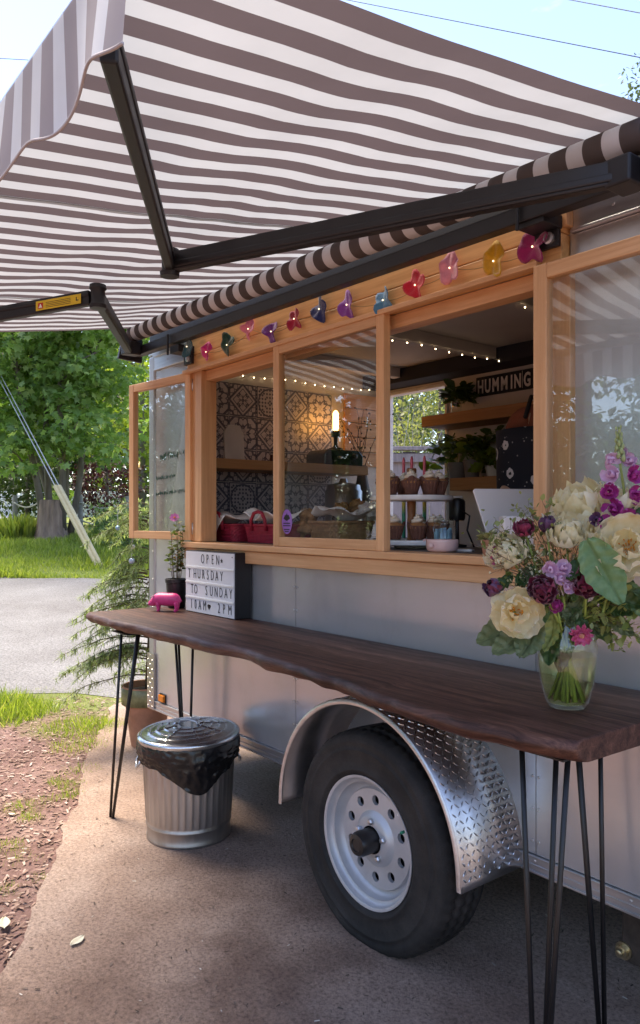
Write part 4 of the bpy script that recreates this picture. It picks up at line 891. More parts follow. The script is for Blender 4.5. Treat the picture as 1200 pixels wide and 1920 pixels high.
for k in range(72):
    h = r_.uniform(.42, 1.5); a = r_.uniform(0, 6.28); d = Vector((math.cos(a), math.sin(a), 0))
    if r_.random() < .55: d = (lat*1.0+FW*r_.uniform(-.7,.7)).normalized()
    L_ = (.62-.25*(h-.42))*r_.uniform(.5, 1.05); P2 = [Vector((0,0,h))]
    for i in range(1, 9): t = i/8; P2.append(Vector((0,0,h))+d*L_*t+Vector((r_.uniform(-.015,.015), r_.uniform(-.015,.015), .10*t-.22*t*t)))
    br.tube(P2, [.005*(1-.8*i/8) for i in range(9)], 5)
    for i in range(1, 8):
        for s in (-1, 1):
            if r_.random() < .25: continue
            q = P2[i]; td = (P2[i+1]-P2[i]).normalized(); sd = td.cross(Vector((0,0,1)))*s; tw = (td*.8+sd*.8+Vector((0,0,r_.uniform(-.5,.15)))).normalized(); l2 = r_.uniform(.05,.15)*(1.2-i/10)
            br.tube([q, q+tw*l2], [.0018,.0008], 4)
            for m_ in range(22):
                t = r_.random(); e = Vector((r_.gauss(0,1), r_.gauss(0,1), r_.gauss(0,1))).normalized(); pos.append(q+tw*l2*t); dr.append(tw*.9+e*.75)
        for m_ in range(14):
            e = Vector((r_.gauss(0,1), r_.gauss(0,1), r_.gauss(0,1))).normalized(); pos.append(P2[i].lerp(P2[i+1], r_.random())); dr.append((P2[i+1]-P2[i]).normalized()*.7+e)
br.build('branches', STEMB, PP, smooth=True)
n = len(pos); shared('needles', leaf_mesh('needles', *NEEDLE, np.array([tuple(p) for p in pos]), rot_from(np.array([tuple(p) for p in dr])), nrng.uniform(.026,.052, n), cn), PP)
# glass baubles hanging in the conifer
for i, (px, py, c, rr, lb) in enumerate(((249,1025,(.75,.75,.74),.014,'pale round bauble hanging in the conifer'),(247,1052,(.35,.42,.55),.018,'blue grey bauble hanging low in the conifer'),(221,990,(.25,.40,.55),.015,'small blue bauble high in the conifer'))):
    q = ((-4.251,-0.006,1.253), (-4.255,-0.011,1.168), (-4.353,-0.055,1.363))[i]
    b = thing('bauble', lb, 'bauble', q); MB().ball((0,0,0), rr, 16, 12).build('ball', M('bauble_%d' % i, c, .15, .3, .1, 20), b, smooth=True); MB().tube([(0,0,rr),(0,0,rr+.10)], .0012, 4).build('hook', TRIM, b)

# fallen petals on the ground
for (q, s, lb, rz) in (((-2.500,-1.012,0.014), .062, 'cream fallen petal lying on the pad', .5), ((-2.766,-1.169,0.014), .075, 'cream fallen petal on the mulch at the left edge', 1.3), ((-3.787,-0.839,0.008), .035, 'pale scrap on the dirt among the grass', 2.2)):
    m = MB().grid(lambda u, v: ((u-.5)*.55*math.sin(math.pi*(.08+.86*v)), v-.5, .16*abs(u-.5)+.16*(v-.5)**2+.012), 7, 9).xf(Matrix.Diagonal((s,s,s,1)))
    o = m.build('fallen_petal', petalmat('fallen_petal_skin', (.72,.66,.48), (.82,.78,.62), .2), None, smooth=True, solid=.0012); o.location = q; o.rotation_euler = (0,0,rz); tag(o, lb, 'petal')
# ------------------------------------------------------------------ vase and bouquet
VX, VY = -1.095, -.329
VA = thing('glass_vase', 'clear curved glass vase half full of water at the near end of the table', 'vase', (VX, VY, TZ+.0005))
vp = [(.030,.0),(.044,.001),(.050,.012),(.062,.055),(.070,.100),(.0725,.135),(.067,.175),(.056,.205),(.0545,.214),(.058,.220)]
vi = [(r-.0028, z) for r, z in reversed(vp[2:])]
MB().lathe(vp, 48, cap0=True).lathe(vi+[(.042,.010),(.004,.009)], 48).build('glass', VASEGLASS, VA, smooth=True)
wm = glassmat('vase_water', (.90,.90,.68), boost=.6)
wt = MB().lathe([(.004,.0115),(.044,.0125),(.0585,.055),(.0665,.100),(.0688,.128),(.062,.1282),(.004,.1282)], 40, cap0=True, cap1=True).build('water', wm, None, smooth=True)
wt.location = (VX, VY, TZ+.0005); tag(wt, 'greenish water standing in the glass vase', 'water')
BQ = thing('bouquet', 'loose garden bouquet of cream peonies, burgundy blooms and a pink snapdragon', 'bouquet', (VX, VY, TZ+.014)); BQO = Vector((VX, VY, TZ+.014))
CREAM = petalmat('cream_petal', (.86,.72,.40), (.95,.89,.64), .5); CREAM2 = petalmat('pale_cream_petal', (.88,.80,.54), (.96,.92,.74), .5)
BURG = petalmat('burgundy_petal', (.085,.006,.022), (.20,.012,.05), .2); CRIM = petalmat('crimson_petal', (.16,.006,.03), (.30,.02,.07), .2)
PLUM = petalmat('plum_petal', (.055,.015,.055), (.14,.05,.13), .2); PINK = petalmat('hot_pink_petal', (.55,.05,.20), (.75,.18,.36), .3)
MAG = petalmat('magenta_snap', (.36,.01,.20), (.58,.06,.36), .3); LILAC = petalmat('lilac_snap', (.62,.28,.52), (.80,.60,.74), .35); BUD = petalmat('green_bud', (.30,.38,.12), (.52,.56,.26), .25)
STAM = M('orange_stamens', (.72,.30,.03), .8, 0, .3, 150)
stems_b = MB()
def mk_petal(mat, w_, l_, cup, ruf, seed, nu=7, nv=7):
    r = random.Random(seed); s1, s2 = r.uniform(0, 9), r.uniform(0, 9)
    def fn(u, v):
        x = (u-.5)*2; wd = w_*math.sin(math.pi*min(1, .12+.72*v))**.7; y = l_*math.sin(v*1.45)/math.sin(1.45)
        z = cup*l_*(v**2.0)*.9-.25*w_*(-(x*x))*.9*v+ruf*l_*v*v*(mnoise.noise(Vector((x*1.6+s1, v*2, s2)))+.5*mnoise.noise(Vector((x*4+s2, v*4, s1))))
        yy = y*(1-.10*x*x*v)+ruf*.25*l_*v*mnoise.noise(Vector((x*3.5, s1, 2)))
        return (x*wd*.5, yy, z)
    return MB().grid(fn, nu, nv).mesh('petal', mat, True)
def bloom(name, c, face, rad, mats, layers, seed=0, center=None, cm=None, csize=.2, label=None, to_vase=True):
    """layers: (count, length factor, width factor, cup, tilt from axis)"""
    c = Vector(c)-BQO; face = Vector(face).normalized(); r = random.Random(seed)
    e = bpy.data.objects.new(name, None); col.objects.link(e); e.parent = BQ; e.matrix_local = Matrix.Translation(c) @ face.to_track_quat('Z', 'Y').to_matrix().to_4x4(); e.empty_display_size = .02
    if label: e['label'] = label
    for li, (n, lf, wf, cup, tilt) in enumerate(layers):
        ms = [mk_petal(mats[(li+q) % len(mats)], rad*wf, rad*lf, cup, .34, seed*31+li*7+q) for q in range(3)]
        for k in range(n):
            a = 2*math.pi*k/n+li*1.1+r.uniform(-.2,.2)
            shared('petal', ms[k % 3], e, Matrix.Rotation(a, 4, 'Z') @ Matrix.Translation((0, rad*.05, .0+li*rad*.02)) @ Matrix.Rotation(tilt+r.uniform(-.14,.14), 4, 'X') @ Matrix.Diagonal((r.uniform(.9,1.15), r.uniform(.88,1.1), 1, 1)))
    if center:
        mb = MB()
        for k in range(40):
            a = r.uniform(0, 6.28); q = csize*rad*math.sqrt(r.random()); b = Vector((q*math.cos(a), q*math.sin(a), 0)); t = b*1.5+Vector((0,0,rad*.25*r.uniform(.6,1.1))); mb.tube([b, t], .0009, 4); mb.ball(t, .0022, 5, 4)
        mb.build('stamens', cm or STAM, e, smooth=True)
    if to_vase:
        d = r.uniform(-.028,.028); d2 = r.uniform(-.028,.028); stems_b.tube([c-face*rad*.1, c*.62+Vector((d*.5, d2*.5, .03)), Vector((d*.8, d2*.8, .205)), Vector((-d*1.1, -d2*1.1, .02))], [.0025,.003,.0032,.0034], 6)
    return e
TOC = (CAM-Vector((VX, VY, 1.2))).normalized(); R_ = RT
def fc(r=0, u=0, t=1): return TOC*t+RT*r+Vector((0,0,u))
peony = [(7,1.0,.95,.25,.15),(7,.92,.85,.45,.45),(6,.75,.7,.6,.75),(5,.55,.55,.7,1.05)]
openp = [(7,1.0,1.0,.3,.12),(6,.9,.9,.45,.40),(4,.7,.6,.5,.75)]
full = [(8,1.0,.8,.5,.35),(8,.9,.75,.6,.65),(8,.8,.7,.7,.95),(7,.65,.6,.7,1.15),(6,.5,.5,.6,1.3)]
cupb = [(6,1.0,.9,.55,.75),(5,.95,.85,.5,1.0),(4,.8,.7,.4,1.2)]
bloom('peony', (-1.110,-0.233,1.412), fc(-.5,1.6,.5), .100, [CREAM2, CREAM], peony, 1, label='largest cream peony at the top of the bouquet, seen from the side')
bloom('peony', (-0.937,-0.321,1.349), fc(-.15,.25,1), .085, [CREAM, CREAM2], openp, 2, True, label='open cream peony facing forward at the right edge')
bloom('peony', (-1.126,-0.493,1.200), fc(.35,-.1,1), .062, [CREAM, CREAM2], openp, 3, True, label='cream peony with orange stamens hanging low on the left')
bloom('peony', (-1.169,-0.451,1.323), fc(-.4,.6,1), .058, [CREAM2, CREAM2], full, 4, label='pale ruffled cream bloom on the left')
bloom('peony', (-1.073,-0.363,1.361), fc(.0,1.0,.8), .062, [CREAM, CREAM2], full, 5, label='cream ruffled bloom in the middle')
bloom('peony', (-1.009,-0.314,1.372), fc(.1,.8,1), .060, [CREAM2, CREAM], peony, 7)
bloom('peony', (-1.047,-0.202,1.416), fc(.4,1.2,.5), .085, [CREAM2, CREAM], peony, 17)
bloom('ranunculus', (-1.147,-0.424,1.384), fc(-.2,.8,.7), .032, [CRIM], full, 8, label='crimson pincushion bloom at the upper left')
bloom('tulip', (-1.102,-0.400,1.387), fc(-.1,1.4,.25), .034, [PLUM], cupb, 9, label='dusky purple cupped bloom on a tall stem')
bloom('tulip', (-1.147,-0.521,1.250), fc(-.8,.5,.6), .036, [PLUM, BURG], cupb, 10, label='dark plum bloom at the far left of the bouquet')
bloom('ranunculus', (-1.072,-0.459,1.252), fc(-.1,.1,1), .044, [BURG, CRIM], full, 11, label='dark burgundy bloom below the middle')
bloom('dahlia', (-1.010,-0.379,1.274), fc(.2,-.1,1), .046, [CRIM], full, 12, label='crimson dahlia tucked beside the large green leaf')
bloom('ranunculus', (-1.065,-0.417,1.219), fc(0,-.3,1), .020, [MAG], full, 13)
bloom('zinnia', (-1.014,-0.393,1.152), fc(.1,-.5,1), .028, [PINK], [(12,1.0,.32,.12,.12),(11,.85,.3,.2,.3),(9,.65,.28,.3,.55)], 14, True, M('zinnia_eye', (.6,.3,.2), .8), .12, label='pink daisy-like bloom in front of the vase neck')
def floret(c, face, s, m, seed):
    return bloom('floret', c, face, s*1.25, [m], [(4,1.0,1.0,.5,.35),(3,.7,.8,.6,.9)], seed, to_vase=False)
for i, (px, py, s, m) in enumerate([((-1.035,-0.251,1.563),0,0.02,LILAC),
 ((-1.019,-0.214,1.580),0,0.014,LILAC),
 ((-1.000,-0.206,1.556),0,0.018,LILAC),
 ((-1.015,-0.257,1.522),0,0.022,LILAC),
 ((-0.992,-0.213,1.526),0,0.022,MAG),
 ((-1.023,-0.267,1.484),0,0.022,MAG),
 ((-0.991,-0.212,1.477),0,0.022,MAG),
 ((-1.005,-0.262,1.442),0,0.024,MAG),
 ((-0.989,-0.240,1.416),0,0.024,MAG),
 ((-0.990,-0.258,1.384),0,0.02,MAG),
 ((-0.998,-0.332,1.404),0,0.02,MAG),
 ((-1.185,-0.488,1.333),0,0.016,MAG),
 ((-1.181,-0.466,1.348),0,0.016,MAG),
 ((-1.183,-0.486,1.322),0,0.013,PINK),
 ((-1.056,-0.454,1.306),0,0.018,LILAC),
 ((-1.038,-0.432,1.302),0,0.018,LILAC),
 ((-1.033,-0.425,1.278),0,0.018,LILAC),
 ((-1.040,-0.450,1.282),0,0.016,LILAC),
 ((-1.029,-0.435,1.261),0,0.016,LILAC),
 ((-1.005,-0.342,1.416),0,0.016,PLUM)]):
    floret(px, fc(rnd.uniform(-.8,.8), rnd.uniform(-.3,.5), .9), s, m, 50+i)
# snapdragon spike stem
spk = [Vector(p)-BQO for p in ((-1.014,-0.305,1.194), (-1.000,-0.239,1.384), (-1.008,-0.216,1.468), (-1.015,-0.226,1.553), (-1.018,-0.229,1.644))]
stems_b.tube([Vector((.0,.01,.03)), Vector((.01,0,.2))]+spk, [.004,.004,.004,.0038,.0034,.003,.0015], 7)
bud_me = MB().ball((0,0,0), 1, 8, 6, (.7,.7,1.2)).mesh('bud', BUD, True)
for k in range(22):
    t = k/21; q = spk[3].lerp(spk[4], .15+.85*t); a = k*2.4; s = .0085*(1-.55*t); shared('bud', bud_me, BQ, Matrix.Translation(q+Vector((math.cos(a), math.sin(a), 0))*(.009*(1-.4*t))) @ Matrix.Diagonal((s,s,s,1)))
for k in range(18):
    a = k*2.4; q = .048*math.sqrt((k+.5)/18); d, d2 = q*math.cos(a), q*math.sin(a); stems_b.tube([(d*1.5, d2*1.5, .26),(d*.85, d2*.85, .20),(-d*.95, -d2*.95, .004)], .0036 if k % 3 else .0065, 8)
stems_b.build('stems', M('pale_green_stems', (.28,.36,.08), .45, 0, .3, 30), BQ, smooth=True)
# leaves
def bigleaf(pts, mat, seed, curl=.02, wid=.5, label=None):
    a, b = Vector(pts[0])-BQO, Vector(pts[1])-BQO; ax = b-a; L_ = ax.length; ax.normalize(); n_ = (CAM-Vector(pts[0])).normalized(); n_ = (n_+Vector(pts[2])).normalized(); sx = ax.cross(n_).normalized(); n_ = sx.cross(ax); r = random.Random(seed)
    def fn(u, v):
        x = (u-.5)*2; w_ = wid*L_*.5*(math.sin(math.pi*min(1, .06+v*.90))**.75)*(1-.25*v); ser = 1+.05*math.sin(v*38)*(abs(x) > .95)
        z = -curl*math.sin(v*2.4)*2+.35*w_*abs(x)+.0028*math.cos(abs(x)*4-v*34)*(.25+abs(x))-.005*math.exp(-(x/.07)**2)+.006*mnoise.noise(Vector((x*2+seed, v*3, 0)))
        return a+ax*(L_*v)+sx*(x*w_*ser)+n_*z
    o = MB().grid(fn, 21, 34).build('leaf', mat, BQ, smooth=True)
    if label: o['label'] = label
def bleaf(name, c0, c1, trans=.3):
    m = bpy.data.materials.new(name); nt, p, L = nodes_of(m); v = mapping(nt); n = noise_n(nt, v, 45, 5); c = ramp(nt, n, [(.3, c0), (.7, c1)]); L.new(c, p.inputs['Base Color']); p.inputs['Roughness'].default_value = .48
    L.new(bump(nt, noise_n(nt, v, 120, 4), .3, .003), p.inputs['Normal']); t = nt.nodes.new('ShaderNodeBsdfTranslucent'); L.new(c, t.inputs[0]); mx = nt.nodes.new('ShaderNodeMixShader'); mx.inputs[0].default_value = trans
    L.new(p.outputs[0], mx.inputs[1]); L.new(t.outputs[0], mx.inputs[2]); L.new(mx.outputs[0], nt.nodes['Material Output'].inputs[0]); return m
LG = bleaf('sage_leaf', (.13,.24,.085), (.21,.33,.14)); LD = bleaf('dark_leaf', (.035,.085,.022), (.08,.15,.045)); LO = bleaf('olive_leaf', (.12,.17,.07), (.22,.26,.13)); LY = bleaf('lime_leaf', (.26,.33,.07), (.42,.48,.16))
bigleaf(((-0.987,-0.415,1.372), (-0.895,-0.428,1.240), (0,0,.2)), LG, 1, .012, .62, 'large sage green leaf draped over the front of the bouquet')
bigleaf(((-1.123,-0.457,1.195), (-1.165,-0.575,1.145), (0,0,.5)), LO, 2, .02, .62); bigleaf(((-1.099,-0.459,1.185), (-1.125,-0.572,1.129), (0,0,.8)), LO, 3, .02, .6); bigleaf(((-1.091,-0.449,1.179), (-1.081,-0.533,1.118), (0,0,.6)), LO, 4, .015, .7)
bigleaf(((-1.085,-0.394,1.194), (-1.079,-0.450,1.118), (-.3,0,.2)), LY, 5, .012, .5); bigleaf(((-1.095,-0.391,1.174), (-1.075,-0.430,1.079), (.2,0,0)), LD, 6, .01, .55); bigleaf(((-1.087,-0.348,1.178), (-1.082,-0.374,1.053), (.2,0,0)), LD, 7, .012, .5)
for i, (p0, p1) in enumerate([((-1.028,-0.306,1.231),(-0.950,-0.288,1.205)),
 ((-0.990,-0.322,1.254),(-0.906,-0.297,1.228)),
 ((-1.031,-0.278,1.203),(-0.956,-0.264,1.153)),
 ((-0.981,-0.279,1.271),(-0.908,-0.268,1.189)),
 ((-1.015,-0.257,1.435),(-0.937,-0.240,1.454)),
 ((-1.129,-0.417,1.230),(-1.130,-0.498,1.179)),
 ((-1.078,-0.305,1.201),(-1.022,-0.315,1.150)),
 ((-1.089,-0.254,1.210),(-1.020,-0.248,1.124)),
 ((-1.025,-0.399,1.324),(-1.010,-0.460,1.305)),
 ((-0.944,-0.297,1.250),(-0.884,-0.302,1.266)),
 ((-1.083,-0.376,1.225),(-1.034,-0.395,1.180)),
 ((-1.069,-0.262,1.185),(-0.993,-0.246,1.179)),
 ((-1.167,-0.449,1.281),(-1.171,-0.534,1.278)),
 ((-1.123,-0.426,1.308),(-1.112,-0.492,1.280)),
 ((-1.075,-0.398,1.322),(-1.050,-0.446,1.281)),
 ((-1.052,-0.368,1.290),(-1.015,-0.403,1.244)),
 ((-1.168,-0.386,1.357),(-1.165,-0.462,1.378)),
 ((-1.028,-0.306,1.320),(-1.015,-0.370,1.292)),
 ((-1.051,-0.336,1.231),(-1.046,-0.409,1.199)),
 ((-1.099,-0.396,1.218),(-1.089,-0.463,1.180)),
 ((-1.058,-0.359,1.207),(-1.013,-0.384,1.176)),
 ((-1.007,-0.247,1.287),(-0.952,-0.259,1.234))]): bigleaf((p0, p1, (rnd.uniform(-.6,.6), rnd.uniform(-.3,.3), .6)), (LD, LD, LO, LG)[i % 4], 20+i, .015, .55)
# fine filler sprigs
def sprays(name, ends, n, size, mat, seed, rad):
    r = random.Random(seed); pos = []; dr = []; sz = []; mb = MB()
    for e in ends:
        e = Vector(e)-BQO; s0 = Vector((0,0,.22)); mid = s0.lerp(e, .6)+Vector((0,0,.02)); mb.tube([s0, mid, e], [.0014,.0011,.0005], 4)
        for _ in range(n):
            t = r.uniform(.45, 1.05); q = (mid.lerp(e, (t-.6)/.4) if t > .6 else s0.lerp(mid, t/.6))+Vector((r.gauss(0,rad), r.gauss(0,rad), r.gauss(0,rad))); pos.append(tuple(q)); dr.append((r.gauss(0,1), r.gauss(0,1), r.gauss(.4,1))); sz.append(size*r.uniform(.5,1.2))
            if r.random() < .4: mb.tube([mid.lerp(e, max(0, (t-.62)/.4)), q], .0005, 3)
    mb.build('spray_stems', STEMB, BQ); o = shared(name, leaf_mesh(name, *LEAF, np.array(pos), rot_from(np.array(dr)), np.array(sz), mat), BQ); o['kind'] = 'stuff'
sprays('sprig_leaves', [(-1.166,-0.560,1.379),(-1.181,-0.502,1.403),(-1.184,-0.428,1.403),(-1.084,-0.438,1.454),(-1.137,-0.427,1.448),(-1.175,-0.398,1.442),(-1.162,-0.516,1.366),(-1.100,-0.362,1.384),(-1.166,-0.367,1.303),(-1.154,-0.487,1.296),(-1.047,-0.275,1.345),(-1.031,-0.390,1.317),(-1.011,-0.288,1.327)], 40, .018, leafmat('filler_leaf', (.10,.14,.04), (.30,.33,.13), .35), 3, .014)
sprays('tiny_blossoms', [(-1.145,-0.566,1.349),(-1.168,-0.518,1.315),(-1.159,-0.429,1.358),(-1.088,-0.474,1.348),(-1.085,-0.394,1.327),(-1.187,-0.445,1.266),(-1.037,-0.391,1.348),(-1.053,-0.334,1.384),(-1.056,-0.261,1.396),(-1.110,-0.464,1.285)], 45, .011, leafmat('filler_blossom', (.55,.52,.30), (.78,.74,.52), .35, tcol=(1,1,1)), 4, .018)
sprays('lime_sprig', [(-0.982,-0.313,1.179),(-0.980,-0.233,1.153),(-1.022,-0.209,1.114),(-0.949,-0.252,1.196),(-0.971,-0.202,1.126),(-1.057,-0.234,1.145),(-1.101,-0.424,1.195),(-1.142,-0.399,1.280)], 34, .026, leafmat('lime_filler', (.22,.28,.08), (.50,.54,.24), .4), 5, .018)
# ------------------------------------------------------------------ things inside the trailer
CZ = 1.3005
def rrect(a, b, r, n=8):      # rounded rectangle outline as radius by angle -> points
    pts_ = []
    for (cx, cy, a0) in ((a-r, b-r, 0), (-a+r, b-r, math.pi/2), (-a+r, -b+r, math.pi), (a-r, -b+r, 1.5*math.pi)):
        for k in range(n): t = a0+math.pi/2*k/(n-1); pts_.append((cx+r*math.cos(t), cy+r*math.sin(t)))
    return pts_
def woven(name, mat, par, a, b, h, flare, rows, amp):
    base = rrect(a, b, .04, 14); n = len(base); mb = MB(); nv = rows*4; vs = []
    for j in range(nv+1):
        t = j/nv; k_ = 1+flare*t; ph = j/4*math.pi
        for i, (x, y) in enumerate(base):
            o = amp*(math.sin(2*ph)*.5+.5)*(1 if (i//2+int(j/4)) % 2 else -.6); l = math.hypot(x, y); vs.append(((x*(k_)+x/l*o), y*k_+y/l*o, h*t))
    mb.add(vs, [(j*n+i, j*n+(i+1) % n, (j+1)*n+(i+1) % n, (j+1)*n+i) for j in range(nv) for i in range(n)]+[tuple(range(n-1, -1, -1))])
    return mb.build(name, mat, par, smooth=True)
REDW = M('red_woven', (.30,.012,.035), .6, 0, .25, 40, bmp=.2, bs=200); TANW = M('tan_wicker', (.36,.20,.09), .6, 0, .3, 40, bmp=.2, bs=200)
def cloth_liner(par, a, b, h, seed, corner, mat=WHITEC, lift=.05):
    def fn(u, v):
        x = (u-.5)*2*a*.98; y = (v-.5)*2*b*.98; e = max(abs(u-.5), abs(v-.5))*2
        z = h+lift*(.55+.6*mnoise.noise(Vector((x*9+seed, y*9, 0))))*(.5+.5*e)-.02*(1-e)
        return (x, y, z)
    mb = MB().grid(fn, 22, 18)
    if corner:
        def fl(u, v):
            x = (u-.5)*2*a*.62*(1-v); y = -b*(1.0+.10*v)-.012-.006*math.sin(v*3); return (x+corner*v, y, h+lift*.55*(1-v)-.055*v+.004*mnoise.noise(Vector((x*20, v*4, seed))))
        mb.grid(fl, 12, 10)
    return mb.build('cloth_liner', mat, par, smooth=True, solid=.002)
for i, (x, y, lb, cor) in enumerate(((-3.50,.235,'red woven basket with white cloth corner hanging over, leftmost on the counter',.02),(-3.105,.235,'red woven basket with tall handle beside the middle window',0))):
    K = thing('woven_basket', lb, 'basket', (x, y, CZ), .0, 'red baskets on the counter')
    woven('basket_body', REDW, K, .145, .10, .085, .12, 9, .0035)
    MB().tube([(x_*.16, y_, .085) for x_, y_ in rrect(1, .112, .04, 8)] if False else [(px*1.12, py*1.12, .086) for px, py in rrect(.145, .10, .04, 8)+[rrect(.145,.10,.04,8)[0]]], .006, 8).build('rim', REDW, K, smooth=True)
    MB().tube([(-.062,-.118,.06),(-.060,-.122,.11),(-.035,-.122,.145),(0,-.120,.152),(.035,-.122,.145),(.060,-.122,.11),(.062,-.118,.06)], .0085, 10).build('handle', REDW, K, smooth=True)
    cloth_liner(K, .158, .112, .092, i*5, cor, lift=.085)
KW = thing('woven_basket', 'tan wicker basket lined with white paper behind the middle window', 'basket', (-2.76,.345,CZ), HEAD-1.2)
woven('basket_body', TANW, KW, .145, .095, .10, .15, 10, .004)
MB().tube([(px*1.15, py*1.15, .101) for px, py in rrect(.145, .095, .04, 8)+[rrect(.145,.095,.04,8)[0]]], .008, 8).build('rim', TANW, KW, smooth=True)
cloth_liner(KW, .16, .105, .10, 9, 0, M('white_paper', (.78,.78,.80), .6), .10)
PAST = M('brown_pastry', (.30,.15,.055), .55, 0, .5, 30, bmp=.5, bs=60); WRAP = M('crinkled_wrap', (.62,.58,.55), .2, 0, .2, 20, bmp=.9, bs=40)
for i, (q, s, m, lb) in enumerate((((-2.948,0.300,1.430),.045,PAST,'brown wrapped pastry left of the wicker basket'),((-2.955,0.280,1.374),.05,PAST,'dark crusty loaf behind the purple sticker'),((-2.877,0.450,1.462),.045,PAST,'golden pastry on top of the wicker basket'),((-2.808,0.500,1.477),.045,PAST,'brown pastry at the right of the wicker basket'),((-2.643,0.420,1.455),.055,WRAP,'clear crinkled bag of sweets beside the wicker basket'))):
    o = MB().ball((0,0,0), s, 28, 20, (1,.9,.75), dis=.55, ds=9, seed=i*3).build('pastry', m, None, smooth=True); o.location = q; tag(o, lb, 'pastry')
# cake stand with cupcakes
KS = Vector((-2.205,.255,CZ))
S = thing('cake_stand', 'two tier white cake stand with a wooden post by the open window', 'cake stand', KS)
PLATE = M('white_ceramic', (.80,.80,.80), .25, 0, .03, 4, coat=.3)
for z, nm in ((.012,'lower_plate'),(.188,'upper_plate')):
    MB().lathe([(.02,z),(.155,z),(.165,z+.004),(.168,z+.012),(.166,z+.022),(.160,z+.023),(.155,z+.014),(.01,z+.013)], 56, cap0=True, cap1=True).build(nm, PLATE, S, auto=40)
MB().lathe([(.07,.0),(.072,.010),(.02,.012)], 32, cap0=True).build('foot', PLATE, S, auto=40)
POSTM = wood('turned_post', (.20,.07,.02), (.42,.18,.07), 2, .45)
MB().lathe([(.024,.026),(.018,.034),(.0165,.06),(.019,.09),(.0165,.13),(.018,.17),(.018,.186),(.012,.20),(.012,.25),(.018,.262),(.011,.272),(.020,.285),(.0205,.318),(.018,.322)], 20, cap1=True).build('post', POSTM, S, smooth=True)
CUPL = M('brown_tulip_paper', (.16,.065,.045), .7, 0, .3, 40, bmp=.4, bs=70); CAKE = M('cupcake_sponge', (.38,.18,.07), .9, 0, .25, 60, bmp=.4, bs=200); FROST = M('cream_frosting', (.82,.72,.58), .5, 0, .1, 60, bmp=.25, bs=160)
def cupcake(loc, label):
    c = thing('cupcake', label, 'cupcake', loc, 0, 'cupcakes on the cake stand')
    def lin(u, v):
        a = 2*math.pi*u; r = .022+.017*v**1.1+.0025*math.sin(16*a)*(.4+.6*v); z = .055*v+(.018*max(0, math.cos(2*a))**2*v**4); return (r*math.cos(a), r*math.sin(a), z)
    MB().grid(lin, 64, 10, True).lathe([(.022,.001),(.002,.001)], 24, cap1=True).build('paper_cup', CUPL, c, smooth=True, solid=.0008)
    MB().lathe([(.034,.043),(.036,.05),(.030,.062),(.015,.068),(.002,.07)], 24, cap1=True).build('sponge', CAKE, c, smooth=True)
    def fr(u, v):
        a = 2*math.pi*u; t = v*2.4*2*math.pi; ring = .021*(1-v*.9); tr = .0095*(1-.5*v); zc = .066+.030*v
        return ((ring+tr*math.cos(a)+.0015*math.cos(5*a+t))*math.cos(t), (ring+tr*math.cos(a))*math.sin(t), zc+tr*math.sin(a))
    MB().grid(fr, 10, 70, True).build('frosting', FROST, c, smooth=True); return c
cc = None
def ring(z, angs, labels):
    global cc
    for a, lb in zip(angs, labels):
        q = KS+(-FW*math.cos(a)+RT*math.sin(a))*.112+Vector((0,0,z)); 
        if cc is None: cc = cupcake(q, lb)
        else: dup(cc, q, rnd.uniform(0, 6.28), lb)
ring(.2125, [-.95,-.12,.55,1.15,2.2,3.3,4.3], ['leftmost cupcake on the upper tier, half behind the window frame','frosted cupcake at the front of the upper tier','frosted cupcake right of the post on the upper tier','rightmost cupcake on the upper tier','cupcake at the back right of the upper tier','cupcake at the very back of the upper tier','cupcake at the back left of the upper tier'])
ring(.0365, [-.75,.1,.75,1.5,2.7,3.9], ['leftmost cupcake on the lower tier','frosted cupcake at the front of the lower tier','cupcake right of the post on the lower tier, behind the jar','cupcake at the right end of the lower tier','cupcake at the back right of the lower tier','cupcake at the back left of the lower tier'])
# rainbow taper candles
def candlemat():
    m = bpy.data.materials.new('dip_dyed_wax'); nt, p, L = nodes_of(m); t = nt.nodes.new('ShaderNodeTexCoord'); sp = nt.nodes.new('ShaderNodeSeparateXYZ'); L.new(t.outputs['Object'], sp.inputs[0])
    L.new(ramp(nt, math_n(nt, 'DIVIDE', sp.outputs['Z'], .40), [(.12, (.05,.42,.30)), (.34, (.10,.50,.32)), (.46, (.75,.62,.10)), (.60, (.80,.35,.05)), (.72, (.80,.12,.16)), (1, (.80,.16,.22))]), p.inputs['Base Color']); p.inputs['Roughness'].default_value = .4; return m
CANDM = candlemat(); cb = None
for q, lb in (((-2.517,0.520,1.327),'dip dyed rainbow taper candle, leftmost of three behind the cake stand'),((-2.446,0.500,1.329),'dip dyed rainbow taper candle, middle one behind the cake stand post'),((-2.387,0.520,1.330),'dip dyed rainbow taper candle, rightmost of three behind the cake stand')):
    q = (q[0], q[1], CZ)
    if cb is None:
        cb = thing('taper_candle', lb, 'candle', q, 0, 'rainbow taper candles'); MB().lathe([(.020,0),(.021,.006),(.011,.012),(.010,.030)], 20, cap0=True).build('holder', GALV, cb, smooth=True)
        MB().lathe([(.009,.012),(.0085,.20),(.0065,.385),(.003,.398)], 16, cap0=True, cap1=True).build('wax', CANDM, cb, smooth=True); MB().tube([(0,0,.396),(.001,0,.406)], .0008, 4).build('wick', WHITEC, cb)
    else: dup(cb, q, None, lb)
